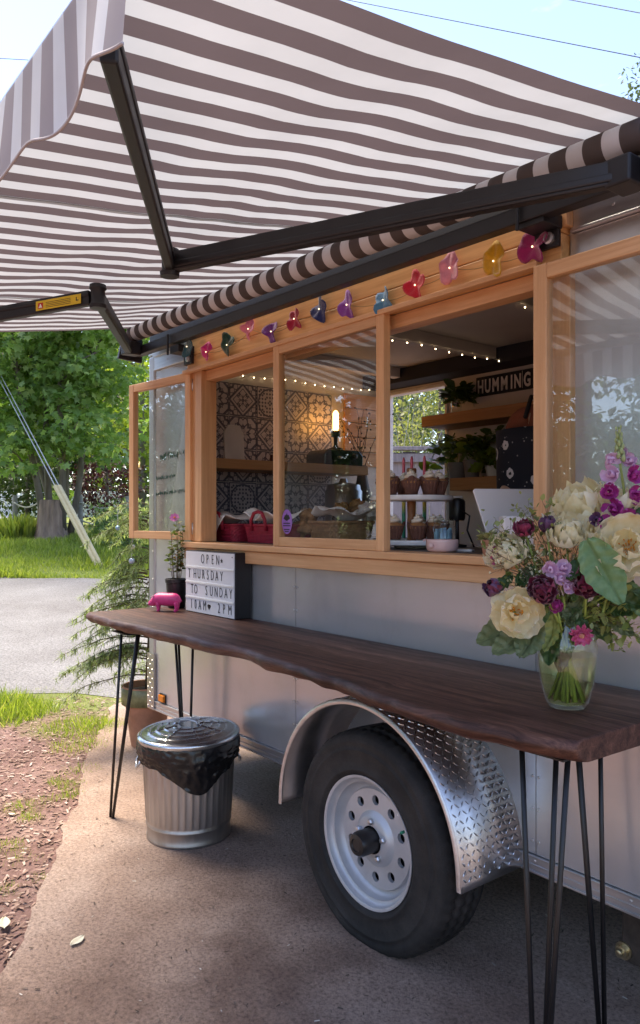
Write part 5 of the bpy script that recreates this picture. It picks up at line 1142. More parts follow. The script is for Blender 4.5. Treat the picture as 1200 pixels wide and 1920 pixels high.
# mason jar, pink pig planter, phone, tablet till, printer
J = thing('glass_jar', 'glass preserving jar of blue sticks beside the cake stand', 'jar', (*(-1.980,0.200,1.297)[:2], CZ))
MB().lathe([(.03,0),(.042,.002),(.045,.012),(.045,.085),(.038,.094),(.037,.104),(.039,.105),(.039,.117),(.036,.118)], 32, cap0=True).build('glass', VASEGLASS, J, smooth=True)
for z in (.097,.104,.111): MB().lathe([(.0385,z),(.0405,z+.0015),(.0385,z+.003)], 28).build('thread', VASEGLASS, J, smooth=True)
bl = MB()
for k in range(16): a = k*2.4; r = .034*math.sqrt((k+.5)/16); bl.tube([(r*math.cos(a), r*math.sin(a), .004),(r*math.cos(a)*1.02, r*math.sin(a)*1.02, .074+.01*math.sin(k))], .0065, 8)
o = bl.build('blue_sticks', M('pale_blue_sticks', (.18,.36,.48), .6, 0, .4, 25), J, smooth=True); o['kind'] = 'stuff'
Pk = thing('pig_planter', 'low pale pink ceramic bowl shaped like a pig on the sill', 'bowl', (*(-1.871,0.072,1.310)[:2], CZ), HEAD-.35)
def pigb(u, v):
    a = 2*math.pi*u; r = [.035,.050,.056,.057,.056,.052][min(5, int(v*5.001))]; return (r*math.cos(a)*1.02, r*math.sin(a)*.85, [.0,.002,.014,.034,.047,.044][min(5, int(v*5.001))])
pinkc = M('pale_pink_ceramic', (.72,.50,.48), .35, 0, .05, 8)
MB().grid(pigb, 40, 6, True).lathe([(.05,.040),(.003,.040)], 24, cap1=True, sy=.85).build('bowl', pinkc, Pk, smooth=True, sub=1)
for s in (-1, 1): MB().add([(.02*s-.03,-.034,.046),(.032*s-.03,-.036,.044),(.026*s-.03,-.050,.036)], [(0,1,2)]).build('ear', pinkc, Pk, solid=.003)
MB().lathe([(.009,0),(.009,.006),(.006,.008)], 14, (-.030,-.043,.024), 'y', cap1=True).build('snout', pinkc, Pk, smooth=True)
o = MB().box(-.042,.042,-.022,.022,0,.009).build('phone', WHITEP, None, bevel=.004, seg=3); o.location = (-1.857,0.161,1.300); o.rotation_euler = (0,0,.45); tag(o, 'small white card reader lying on the sill', 'card reader')
TB2 = thing('tablet_till', 'white tablet till seen from behind on its stand', 'tablet', (*(-1.726,0.294,1.309)[:2], CZ), HEAD+.12)
def slabp(poly, th, tilt): return MB().prism(poly, 'y', 0, th).xf(Matrix.Rotation(tilt, 4, 'X'))
pl = [(-.146,.22),(-.140,.228),(.140,.228),(.146,.22),(.100,.062),(.094,.056),(-.094,.056),(-.100,.062)]
slabp(pl, .012, -.10).build('tablet_body', M('glossy_white', (.82,.82,.83), .2, 0, .02, 4), TB2, bevel=.004, seg=3)
MB().box(-.05,.05,-.004,.08,0,.012).box(-.03,.03,.012,.03,.012,.09).build('stand', WHITEP, TB2, bevel=.004)
o = MB().box(-.062,.062,-.05,.05,0,.128).build('receipt_printer', M('white_printer', (.74,.74,.75), .3, 0, .03, 5), None, bevel=.008, seg=3); o.location = (*(-1.527,0.063,1.307)[:2], CZ); o.rotation_euler = (0,0,HEAD-.1); tag(o, 'white receipt printer box half hidden by the bouquet', 'printer')
SU = thing('succulent', 'small succulent in a terracotta pot beside the till', 'plant', (*(-1.629,0.030,1.319)[:2], CZ)); MB().lathe([(.018,0),(.025,.04),(.027,.040),(.027,.05),(.023,.048)], 20, cap0=True).build('pot', TERRA, SU, auto=35)
n = 60; a = nrng.uniform(0, 6.28, n); pos = np.stack([.012*np.cos(a), .012*np.sin(a), nrng.uniform(.045,.07,n)], 1); shared('leaves', leaf_mesh('leaves', *LEAF, pos, rot_from(np.stack([np.cos(a), np.sin(a), nrng.uniform(-.2,1.,n)], 1)), nrng.uniform(.02,.036,n), leafmat('pale_succulent', (.30,.34,.16), (.52,.52,.30), .25)), SU)
GD = thing('clamp_lamp', 'black clamp lamp standing behind the jar', 'lamp', (*(-2.179,0.500,1.335)[:2], CZ)); MB().lathe([(.04,0),(.04,.008),(.01,.012),(.008,.10),(.008,.12)], 20, cap0=True, cap1=True).build('stand', BLACK, GD, smooth=True)
MB().lathe([(.030,.11),(.034,.12),(.034,.19),(.028,.20),(.01,.205)], 20, cap0=True, cap1=True).build('head', BLACK, GD, auto=40); MB().lathe([(.026,.206),(.027,.209),(.02,.214)], 20, cap1=True).build('cap', WHITEP, GD)
MB().tube([(.03,0,.15),(.06,.01,.13),(.055,.0,.07),(.075,.02,.0)], .004, 6).build('cable', BLACK, GD, smooth=True)
# things on the tiled wall's shelf
SZ = 1.7565
o = MB().prism([(-.068,0),(.068,0),(.068,.165),(.036,.212),(-.036,.212),(-.068,.165)], 'x', -.006, .006).build('serving_board', M('white_board', (.66,.63,.61), .5), None, bevel=.003); o.location = (-3.86,.455,SZ+.003); o.rotation_euler = (0,-.08,0); tag(o, 'white tag-shaped serving board leaning against the tiles on the shelf', 'board')
o = MB().box(-.03,.03,-.035,.035,0,.05).build('small_box', M('dark_red_box', (.06,.02,.02), .5), None, bevel=.003); o.location = (-3.82,.735,SZ); tag(o, 'small dark box on the shelf near the tiles', 'box')
tp(MB().box(-3.965,-3.50,.57,1.60,1.27,1.2995), 'side_counter', wood('dark_side_counter', (.06,.045,.04), (.11,.085,.075), 1, .35), bevel=.004)
for k in range(5): tp(MB().box(XL+.062, XL+.078, 1.385, 1.745, 1.78+k*.098, 1.873+k*.098), 'wood_plank', SHELFY, bevel=.002)
LP = thing('edison_lamp', 'small table lamp with a glowing tube bulb on the shelf', 'lamp', (-3.82,1.195,SZ+.1045))
MB().lathe([(.045,0),(.046,.01),(.02,.018),(.012,.03),(.014,.08),(.028,.085),(.030,.12),(.022,.125)], 24, cap0=True, cap1=True).build('base', BLACK, LP, auto=40)
MB().lathe([(.014,.125),(.018,.14),(.018,.235),(.010,.25),(.002,.255)], 16, cap1=True).build('bulb', M('amber_bulb', (1,.7,.3), .2, 0, 0, emit=(1,.45,.10), es=5.5), LP, smooth=True)
ES = thing('espresso_machine', 'dark green espresso machine on the shelf end', 'coffee machine', (-3.83,1.195,SZ)); MB().prism([(-.16,0),(.16,0),(.16,.07),(.13,.10),(-.13,.10),(-.16,.07)], 'x', -.10, .10).build('housing', M('dark_green_enamel', (.012,.025,.020), .2, 0, .2, 10), ES, bevel=.012, seg=3)
MB().tube([(.102,-.06,.05),(.14,-.06,.045)], .008, 8).build('spout', GALV, ES, smooth=True); MB().tube([(.102,.07,.06),(.13,.07,.06)], .016, 12).build('knob', BLACK, ES, smooth=True)
BV = thing('branch_vase', 'dark vase of dry branches at the end of the shelf', 'vase', (-3.80,1.405,1.3005)); MB().lathe([(.04,0),(.06,.05),(.065,.25),(.04,.36),(.03,.42),(.035,.44)], 24, cap0=True).build('body', M('brown_stoneware', (.10,.06,.05), .5), BV, smooth=True)
r_ = random.Random(3); tw = MB()
for k in range(9):
    p = Vector((0,0,.40)); d = Vector((r_.uniform(-.15,.25), r_.uniform(-.45,.3), 1)).normalized(); P2 = [p.copy()]
    for i in range(7): p = p+d*.065; d = (d+Vector((r_.uniform(-.25,.25), r_.uniform(-.3,.3), 0))).normalized(); P2.append(p.copy()); tw.ball(p+Vector((r_.uniform(-.02,.02), r_.uniform(-.02,.02), 0)), .006, 6, 5)
    tw.tube(P2, [.003*(1-.08*i) for i in range(8)], 5)
tw.build('branches', M('dry_branch', (.05,.03,.025), .8), BV, smooth=True)
UR = thing('steel_urn', 'brushed steel hot water urn under the shelf', 'urn', (-3.70,1.16,1.3005)); MB().lathe([(.115,0),(.118,.01),(.118,.29),(.110,.30),(.105,.33),(.03,.345),(.02,.37)], 40, cap0=True, cap1=True).build('body', M('brushed_steel', (.45,.44,.43), .28, .95, .1, 20, stretch=(1,1,.05)), UR, auto=40)
MB().tube([(.11,-.02,.05),(.16,-.02,.05),(.165,-.02,.03)], .010, 10).build('tap', BLACK, UR, smooth=True)
o = MB().lathe([(.022,0),(.024,.01),(.024,.12),(.010,.155),(.010,.19),(.012,.192)], 20, cap0=True, cap1=True).build('bottle', M('dark_bottle', (.03,.025,.01), .15), None, smooth=True); o.location = (-3.42,.98,1.3005-0); o.location = (-3.56,.98,1.3002); tag(o, 'dark oil bottle in front of the steel urn', 'bottle')
# plants on the back shelves
POTH = leafmat('pothos_leaf', (.025,.07,.018), (.08,.15,.04), .35, .4); POTL = leafmat('lime_pothos_leaf', (.09,.16,.02), (.20,.28,.05), .4, .4)
def houseplant(loc, label, pot, nst, L_, lsz, mat, seed, droop=.6, pr=.055, phh=.085):
    pl_ = thing('house_plant', label, 'plant', loc); MB().lathe([(pr*.7,0),(pr*.75,.004),(pr,phh),(pr*.93,phh-.004),(pr*.9,phh-.012)], 24, cap0=True).build('pot', pot, pl_, auto=35); MB().lathe([(pr*.92,phh-.014),(.003,phh-.01)], 16, cap1=True).build('soil', SOIL, pl_)
    r = random.Random(seed); st = []
    for k in range(nst):
        a = r.uniform(0, 6.28); d = Vector((math.cos(a), math.sin(a)*.7, 0)); l = L_*r.uniform(.5,1.1); st.append([(d.x*.02, d.y*.02, phh-.01), tuple(d*l*.45+Vector((0,0,phh+l*.5))), tuple(d*l*.85+Vector((0,0,phh+l*(.6-droop*.3)))), tuple(d*l*1.1+Vector((0,0,phh+l*(.5-droop))))])
    sprig('leaves', pl_, st, 9, lsz, mat, STEM, .002, seed=seed); return pl_
GREYP = M('grey_planter', (.16,.15,.15), .6); WPOT = M('white_planter', (.6,.58,.55), .5)
houseplant((*(-3.180,1.630,2.083)[:2], 2.0525), 'dark leafy plant in a glass on the upper back shelf', VASEGLASS, 11, .15, .085, POTH, 4, .7, .035, .09)
houseplant((*(-3.163,1.620,1.688)[:2], 1.6605), 'trailing green pothos on the left of the lower back shelf', GREYP, 20, .26, .085, POTL, 8, .9, .06, .10)
houseplant((*(-3.049,1.620,1.683)[:2], 1.6605), 'tall dark pothos in a grey pot on the lower back shelf', GREYP, 16, .30, .075, POTH, 12, .5, .055, .11)
houseplant((*(-2.889,1.620,1.676)[:2], 1.6605), 'bushy lime plant at the right end of the lower back shelf', WPOT, 14, .15, .06, POTL, 15, .6, .05, .07)
# lit letter sign on the back wall
HS_ = thing('letter_sign', 'black sign with white letters reading HUMMING on the back wall', 'sign', (-2.900,1.748,2.227)); HS_.scale = (.92, 1, .95)
MB().box(-.235,.235,-.012,.0,-.062,.062).build('board', M('black_letter_board', (.010,.010,.011), .6), HS_, bevel=.003)
LW = M('white_letters', (.85,.82,.76), .5, 0, 0)
for ch, x in zip('HUMMING', (-.195,-.135,-.070,.0,.058,.105,.178)): letter(ch, .118, LW, HS_, Matrix.Translation((x, -.0135, -.042)) @ XZ, .62, .0035, .001)
MB().box(.1405,.1425,-.0145,-.0125,-.05,.055).build('letter_divider', LW, HS_)
# ------------------------------------------------------------------ the person serving
PX, PY, PZ = (-1.943,0.889,1.585)[0], (-1.943,0.889,1.585)[1], .4495
PE = thing('person', 'person in a rust shirt and black sun and moon print apron standing inside', 'person', (PX, PY, PZ), math.radians(28))
def skinmesh(name, pts_, edges, root, mat, par, sub=2):
    me = bpy.data.meshes.new(name); me.from_pydata([p[0] for p in pts_], edges, []); o = bpy.data.objects.new(name, me); col.objects.link(o); o.parent = par
    md = o.modifiers.new('skin', 'SKIN'); md.use_smooth_shade = True; sv = me.skin_vertices[0].data
    for i, p in enumerate(pts_): sv[i].radius = p[1] if isinstance(p[1], tuple) else (p[1], p[1])
    sv[root].use_root = True; s = o.modifiers.new('sub', 'SUBSURF'); s.levels = sub; s.render_levels = sub; me.materials.append(mat); return o
SKIN = M('skin', (.50,.30,.21), .5, 0, .08, 12); RUSTC = M('rust_cotton', (.26,.07,.035), .85, 0, .12, 20, bmp=.3, bs=150); JEAN = M('dark_trousers', (.03,.035,.05), .85)
bp_ = [((0,0,.94),(.15,.11)),((0,0,1.12),(.13,.10)),((0,-.01,1.30),(.15,.11)),((0,0,1.42),(.10,.08)),((0,0,1.49),.052),((0,-.012,1.55),.062),((0,-.018,1.63),(.082,.098)),((0,-.010,1.70),(.07,.085)),
      ((-.18,0.02,1.40),.055),((-.20,-.0,1.14),.044),((-.20,-.22,1.02),.035),((-.17,-.29,1.0),.026),((.19,0,1.40),.055),((.25,-.02,1.14),.044),((.20,-.22,1.02),.035),((.17,-.29,1.0),.026),
      ((-.10,0,.86),.09),((-.10,-.01,.48),.06),((-.10,.02,.09),.042),((-.11,-.10,.04),.036),((.10,0,.86),.09),((.10,-.01,.48),.06),((.10,.02,.09),.042),((.11,-.10,.04),.036)]
be_ = [(0,1),(1,2),(2,3),(3,4),(4,5),(5,6),(6,7),(3,8),(8,9),(9,10),(10,11),(3,12),(12,13),(13,14),(14,15),(0,16),(16,17),(17,18),(18,19),(0,20),(20,21),(21,22),(22,23)]
skinmesh('body', bp_, be_, 0, SKIN, PE)
sp_ = [((0,0,.98),(.165,.125)),((0,0,1.12),(.15,.118)),((0,-.01,1.30),(.172,.13)),((0,0,1.43),(.115,.09)),((0,0,1.465),.07),((-.175,0.02,1.405),.066),((-.20,.0,1.22),.058),((.19,0,1.405),.072),((.235,-.012,1.22),.066)]
skinmesh('shirt', sp_, [(0,1),(1,2),(2,3),(3,4),(3,5),(5,6),(3,7),(7,8)], 0, RUSTC, PE)
skinmesh('trousers', [((0,0,.98),(.165,.12)),((-.10,0,.84),.105),((-.10,-.01,.48),.078),((-.10,.02,.12),.062),((.10,0,.84),.105),((.10,-.01,.48),.078),((.10,.02,.12),.062)], [(0,1),(1,2),(2,3),(0,4),(4,5),(5,6)], 0, JEAN, PE)
def apronmat():
    m = bpy.data.materials.new('celestial_print'); nt, p, L = nodes_of(m); v = mapping(nt)
    vo = nt.nodes.new('ShaderNodeTexVoronoi'); vo.inputs['Scale'].default_value = 9; vo.inputs['Randomness'].default_value = .7; L.new(v, vo.inputs['Vector'])
    d = vo.outputs['Distance']; sun = math_n(nt, 'LESS_THAN', math_n(nt, 'ABSOLUTE', math_n(nt, 'SUBTRACT', d, math_n(nt, 'ADD', .14, math_n(nt, 'MULTIPLY', noise_n(nt, v, 60, 2), .12)))), .045)
    st = nt.nodes.new('ShaderNodeTexVoronoi'); st.inputs['Scale'].default_value = 34; L.new(v, st.inputs['Vector']); dots = math_n(nt, 'LESS_THAN', st.outputs['Distance'], .12)
    f = math_n(nt, 'MAXIMUM', math_n(nt, 'MULTIPLY', sun, math_n(nt, 'GREATER_THAN', vo.outputs['Color'], .45)), math_n(nt, 'MULTIPLY', dots, .5))
    L.new(mixrgb(nt, f, (.008,.009,.018), (.60,.55,.56)), p.inputs['Base Color']); p.inputs['Roughness'].default_value = .85; return m
def apr(u, v):
    a = math.radians(-90+(u-.5)*205); z = .55+.80*v; k_ = 1.0 if v < .62 else 1+.05*(v-.62); return (.262*k_*math.cos(a), .19*k_*math.sin(a)-.012+.004*math.sin(u*30)*(1-v), z)
MB().grid(apr, 40, 24).build('apron', apronmat(), PE, smooth=True, solid=.004)
MB().tube([(-.13,-.10,1.40),(-.12,.0,1.50),(-.06,.07,1.48),(.06,.07,1.48),(.12,.0,1.50),(.13,-.10,1.40)], .010, 8).build('apron_strap', M('black_strap', (.01,.01,.012), .8), PE, smooth=True)
HAIR = M('dark_hair', (.018,.011,.009), .45, 0, .3, 60, bmp=.5, bs=120)
def hair(u, v):
    a = 2*math.pi*u; b = math.pi*(v*.62+.0); d = Vector((math.sin(b)*math.cos(a), math.sin(b)*math.sin(a), math.cos(b))); fr_ = max(0, -d.y); dz = max(0, d.y)*v*.16
    k_ = 1.0-.12*fr_*(1 if v > .55 else 0); return (d.x*.094*k_, d.y*.112*k_-.005, 1.645+d.z*.118-dz+(.03*fr_*v if v > .5 else 0))
MB().grid(hair, 28, 16, True).build('hair', HAIR, PE, smooth=True, solid=.006)
MB().ball((0,.11,1.62), .045, 14, 10, dis=.2).build('hair_bun', HAIR, PE, smooth=True)
face = MB()
for s in (-1, 1): face.ball((.030*s,-.096,1.625), .010, 8, 6, (1.2,.6,.7))
face.build('eyes', M('eye_dark', (.03,.02,.015), .2), PE, smooth=True)
MB().tube([(0,-.108,1.625),(0,-.122,1.598),(0,-.112,1.590)], [.008,.013,.009], 8).build('nose', SKIN, PE, smooth=True)
MB().tube([(-.022,-.100,1.565),(0,-.108,1.563),(.022,-.100,1.565)], [.003,.006,.003], 8).build('mouth', M('lips', (.42,.15,.13), .5), PE, smooth=True)
for s in (-1, 1):
    MB().ball((.088*s,-.008,1.615), .022, 10, 8, (.4,.7,1.2)).build('ear', SKIN, PE, smooth=True)
    b0 = Vector((.17*s,-.29,1.0)); h_ = MB().tube([b0, b0+Vector((0,-.045,-.004)), b0+Vector((0,-.085,-.012))], [.024,.036,.032], 10)
    for k, (ox, l) in enumerate(((-.027,.062),(-.009,.075),(.010,.070),(.027,.055))): q = b0+Vector((ox,-.08,-.012)); h_.tube([q, q+Vector((0,-l*.45,-.006)), q+Vector((0,-l*.8,-.024)), q+Vector((0,-l*.95,-.045))], [.0095,.009,.008,.007], 8)
    q = b0+Vector((-.030*s,-.035,-.004)); h_.tube([q, q+Vector((-.026*s,-.028,-.008)), q+Vector((-.030*s,-.058,-.018))], [.012,.010,.008], 8); h_.build('hand', SKIN, PE, smooth=True)
# ------------------------------------------------------------------ trees, shrubs and things across the road
BARK = M('grey_bark', (.16,.135,.115), .9, 0, .35, 8, bmp=.8, bs=22, stretch=(1,1,.25)); STUMP = M('old_stump_wood', (.30,.205,.155), .9, 0, .45, 9, bmp=1., bs=16, stretch=(1,1,.18))
def crown(name, par, clusters, nper, crad, lsz, mat, seed, tmpl=LEAF, droop=.5, flat=.6):
    g = np.random.default_rng(seed); C_ = np.array(clusters); n = len(C_)*nper
    off = g.normal(0, 1, (n, 3)); off /= np.linalg.norm(off, axis=1)[:, None]; off *= (g.random(n)**.5*crad)[:, None]; off[:, 2] *= flat
    pos = np.repeat(C_, nper, axis=0)+off; d = off/crad*1.2+g.normal(0, .5, (n, 3)); d[:, 2] -= droop
    ups = g.normal(0, .45, (n, 3))+np.array([0,0,1.]); me = leaf_mesh(name, *tmpl, pos, rot_from(d, ups), lsz*g.uniform(.6,1.2,n), mat); return shared(name, me, par)
def blob_clusters(n, c, rad, seed, shell=.45, bumpy=.3):
    r = random.Random(seed); o = []
    while len(o) < n:
        d = Vector((r.gauss(0,1), r.gauss(0,1), r.gauss(0,1))).normalized(); k = (shell+(1-shell)*r.random())*(1+bumpy*mnoise.noise(d*2.2+Vector((seed, 0, 0))))
        o.append((c[0]+d.x*rad[0]*k, c[1]+d.y*rad[1]*k, c[2]+d.z*rad[2]*k))
    return o
# stump with the maple growing round it
SP = Vector(gp(17, (97-600)/1442*17)); SP.z -= .05
ST = thing('tree_stump', 'weathered old tree stump in the lawn, under the maple', 'stump', SP)
MB().lathe([(.40,0),(.33,.10),(.28,.35),(.265,.7),(.255,.86),(.22,.88),(.02,.87)], 72, mod=lambda a, j, r, z: .06*mnoise.noise(Vector((math.cos(a)*5, math.sin(a)*5, z*.7)))+.03*mnoise.noise(Vector((math.cos(a)*14, math.sin(a)*14, z*.9))) if r > .1 else 0, cap1=True).build('trunk', STUMP, ST, smooth=True)
MA = thing('maple_tree', 'bright green multi-stemmed maple tree across the road', 'tree', SP+FW*.35)
LT, UP = RT, Vector((0,0,1)); k_ = 17/1442
def mp_(px, py, dd=0): return RT*((px-97)*k_)+UP*((1008-py)*k_)+FW*dd
tr = MB(); stemsM = [[(88,1005),(75,900),(55,780),(40,640),(10,430)],[(84,990),(78,860),(74,740),(70,600),(60,400)],[(103,960),(100,850),(95,730),(95,600),(110,350)],[(118,990),(122,880),(122,760),(130,620),(150,400)],[(122,1000),(140,900),(150,780),(170,640),(210,450)],[(90,1000),(66,930),(30,820),(-20,700),(-60,560)]]
for i, s_ in enumerate(stemsM): tr.tube([mp_(x, y, (i % 3-1)*.35*(1+j*.5)) for j, (x, y) in enumerate(s_)], [.085-.013*j for j in range(5)], 9)
r_ = random.Random(9); cl = []
for i in range(70):
    s_ = stemsM[i % 6]; j = r_.randint(1, 3); a = mp_(*s_[j], (i % 3-1)*.35*(1+j*.5)).lerp(mp_(*s_[j+1], (i % 3-1)*.35*(1+(j+1)*.5)), r_.random()); an = r_.uniform(0, 6.28); l = r_.uniform(.8,1.9); b = a+Vector((math.cos(an)*l, math.sin(an)*l, r_.uniform(.0,.9))); m = a.lerp(b, .5)+UP*.15
    tr.tube([a, m, b], [.03,.018,.006], 5)
    for _ in range(7): cl.append(tuple(m.lerp(b, r_.random())+Vector((r_.gauss(0,.28), r_.gauss(0,.28), r_.gauss(0,.25)))))
tr.build('trunk', BARK, MA, smooth=True)
cl += blob_clusters(420, (.25*RT.x, .25*RT.y, 5.2), (2.3,2.3,2.9), 5, .5)
cl += [tuple(mp_(r_.uniform(-60,230), r_.uniform(610,860), r_.uniform(-1.6,-.2))) for _ in range(150)]
MAPLEM = leafmat('maple_leaf', (.11,.20,.055), (.26,.38,.15), .5, .38, hue=(.44,.53,.25))
crown('crown', MA, cl, 18, .30, .155, MAPLEM, 2, MAPLE, .7)
# other trees beyond
def tree(name, label, s, px, hgt, rad, base, mat, seed, ncl, nper, lsz, crad, cat='tree', trunk=True, low=.35, group=None):
    p = Vector(gp(s, (px-600)/1442*s)); p.z -= .05; t = thing(name, label, cat, p, 0, group); r = random.Random(seed); mb = MB(); h0 = hgt*low
    mb.tube([(0,0,0),(.1,.05,h0),(.0,.1,hgt*.6),(.1,0,hgt*.9)], [base,base*.8,base*.5,base*.15], 8)
    for k in range(10): z = r.uniform(h0*.8, hgt*.8); a = r.uniform(0, 6.28); l = rad*r.uniform(.4,.8); mb.tube([(.05,.05,z),(math.cos(a)*l*.5, math.sin(a)*l*.5, z+l*.25),(math.cos(a)*l, math.sin(a)*l, z+l*.4)], [base*.35,base*.2,base*.06], 5)
    mb.build('trunk', BARK, t, smooth=True)
    crown('crown', t, blob_clusters(ncl, (0,0,h0+(hgt-h0)*.5), (rad, rad, (hgt-h0)*.55), seed), nper, crad, lsz, mat, seed); return t
DG = leafmat('dark_hedge_leaf', (.022,.045,.012), (.07,.11,.03), .35); MGn = leafmat('mid_green_leaf', (.06,.12,.025), (.16,.24,.06), .45); YG = leafmat('yellow_green_leaf', (.13,.20,.03), (.30,.36,.09), .5); BURL = leafmat('burgundy_leaf', (.022,.008,.012), (.075,.022,.030), .3, tcol=(1.6,.8,.8)); SG = leafmat('shrub_leaf', (.09,.16,.05), (.26,.34,.14), .45)
G3 = 'trees beyond the lawn'
tree('weeping_shrub', 'dark green weeping shrub left of the stump', 20, 45, 2.9, 1.25, .08, DG, 21, 170, 16, .13, .32, 'shrub', low=.1)
tree('burgundy_shrub', 'dark burgundy leaved shrub behind the rope fence', 20.5, 195, 2.0, 1.15, .06, BURL, 22, 150, 18, .10, .24, 'shrub', low=.1)
tree('green_shrub', 'pale green leafy shrub in front of the burgundy shrub', 16.2, 222, 1.0, .62, .03, SG, 23, 70, 14, .09, .18, 'shrub', low=.08)
tree('green_shrub', 'low green shrub at the foot of the rope fence posts', 15.6, 250, .75, .6, .03, SG, 24, 60, 14, .08, .16, 'shrub', low=.08)
tree('broadleaf_tree', 'large mid green tree behind the maple, at the left edge', 30, -60, 9.5, 3.6, .22, MGn, 31, 260, 16, .26, .6, low=.15, group=G3)
tree('broadleaf_tree', 'tall mid green tree rising straight behind the maple', 34, 110, 11, 4.0, .25, MGn, 32, 280, 16, .28, .65, low=.15, group=G3)
tree('broadleaf_tree', 'yellow green tree right of the maple behind the open casement', 27, 262, 6.8, 2.3, .16, YG, 33, 230, 15, .22, .5, low=.12, group=G3)
tree('broadleaf_tree', 'dark tree low behind the burgundy shrub', 32, 200, 6.0, 3.0, .2, DG, 34, 220, 16, .26, .6, low=.08, group=G3)
tree('broadleaf_tree', 'dark tree filling the gap left of the maple stems', 29, 20, 6.0, 2.6, .18, DG, 35, 220, 16, .24, .6, low=.08, group=G3)
tree('broadleaf_tree', 'mid green tree showing its top past the front of the trailer', 38, 330, 9.0, 3.6, .2, MGn, 36, 220, 16, .3, .65, low=.1, group=G3)
r_ = random.Random(15); wc = []
for k in range(1900):
    an = r_.uniform(-math.pi, math.pi); s = r_.uniform(52, 66); p = gp(s*math.cos(an), s*math.sin(an)); top = 9+4*mnoise.noise(Vector((p[0]*.09, p[1]*.09, 0))); wc.append((p[0], p[1], p[2]+top*r_.random()))
FWD = thing('far_woods', 'far dark wood closing the view behind the trees', 'woods', (0,0,0)); FWD['kind'] = 'stuff'; crown('foliage', FWD, wc, 26, 2.0, .75, DG, 99)
# long grass clump by the stump
q = gp(17.2, (42-600)/1442*17.2); n = 500; pos = np.stack([q[0]+nrng.normal(0,.2,n), q[1]+nrng.normal(0,.2,n), np.full(n, q[2]-.02)], 1); d = np.stack([(pos[:,0]-q[0])*1.1+nrng.normal(0,.2,n), (pos[:,1]-q[1])*1.1+nrng.normal(0,.2,n), np.ones(n)], 1)
FE = thing('grass_clump', 'clump of long arching grass left of the stump', 'ornamental grass', q); me = leaf_mesh('blades', *BL2, pos-np.array(q), rot_from(d, nrng.normal(0,1,(n,3))), nrng.uniform(.3,.6,n), leafmat('long_grass', (.13,.19,.04), (.30,.34,.10), .45)); shared('blades', me, FE)
# rope fence
RF = thing('rope_fence', 'low fence of grey posts joined by sagging white rope behind the stump', 'fence', gp(18.2, (150-600)/1442*18.2)); PW = M('grey_post_wood', (.26,.25,.24), .85, 0, .2, 12)
def rel(s, px, dz=0): return Vector(gp(s, (px-600)/1442*s, dz))-Vector(gp(18.2, (150-600)/1442*18.2))
for px, s in ((28,18.2),(75,18.2),(151,18.0),(238,17.6)):
    b = rel(s, px, -.1); MB().lathe([(.062,0),(.058,.95),(.05,.99)], 12, b, cap1=True).build('post', PW, RF, auto=40)
ROPE = M('white_rope', (.62,.60,.55), .9)
for (a, b) in (((28,18.2),(75,18.2)),((75,18.2),(151,18.0)),((151,18.0),(238,17.6))):
    for z in (.72,.32):
        A_, B_ = rel(a[1], a[0], z), rel(b[1], b[0], z); MB().tube([A_.lerp(B_, t/8)-UP*(.12*math.sin(math.pi*t/8))-FW*.06 for t in range(9)], .018, 6).build('rope', ROPE, RF, smooth=True)
# white painted fence glimpsed behind the posts
WF = thing('picket_fence', 'white picket fence glimpsed between the stump and the burgundy shrub', 'fence', gp(24, (120-600)/1442*24)); pk = MB().box(-.045,.045,-.01,.01,0,.85).mesh('picket', M('white_fence_paint', (.75,.75,.76), .6))
o0 = Vector(gp(24, (120-600)/1442*24))
for k in range(34): p = Vector(gp(24, (-10+k*7-600)/1442*24, -.05))-o0; shared('picket', pk, WF, Matrix.Translation(p) @ Matrix.Rotation(HEAD, 4, 'Z'))
for z in (.2,.65): MB().bar(Vector(gp(24.03, (-14-600)/1442*24, z))-o0, Vector(gp(24.03, (232-600)/1442*24, z))-o0, .03, .08).build('rail', _mats['white_fence_paint'], WF)
# two guy wires with pale guards
YW = M('pale_guy_guard', (.58,.49,.28), .5, 0, .1, 8); CAB = M('steel_cable', (.5,.5,.5), .5, .5)
PL = Vector(gp(16.5, (-420-600)/1442*16.5)); 
for i, (px, lb) in enumerate(((184,'left pale yellow guy wire guard slanting down into the lawn'),(192,'right pale yellow guy wire guard slanting down into the lawn'))):
    b = Vector(gp(13.9, (px-600)/1442*13.9, -.03)); dirv = (RT*(-115/1442*14.1)+UP*(163/1442*14.1)+FW*.9).normalized(); w_ = thing('guy_wire', lb, 'guy wire', b, 0, 'guy wires across the road')
    MB().tube([Vector((0,0,0)), dirv*2.05], [.042,.042], 10).build('guard', YW, w_, auto=40); MB().tube([dirv*2.0, dirv*13.0], .011, 6).build('cable', CAB, w_)
TOPW = Vector(gp(13.9, (187-600)/1442*13.9))+(RT*(-115/1442*14.1)+UP*(163/1442*14.1)+FW*.9).normalized()*13.0
PO = thing('utility_pole', 'wooden utility pole anchoring the guy wires, left of the frame', 'utility pole', (TOPW.x-.12*RT.x, TOPW.y-.12*RT.y, ground_z(TOPW)-.1)); MB().lathe([(.16,0),(.12,TOPW.z+1.5)], 14, cap1=True).build('post', PW, PO, auto=40); MB().box(-.9,.9,-.05,.05,TOPW.z+.9,TOPW.z+1.02).build('crossarm', PW, PO)
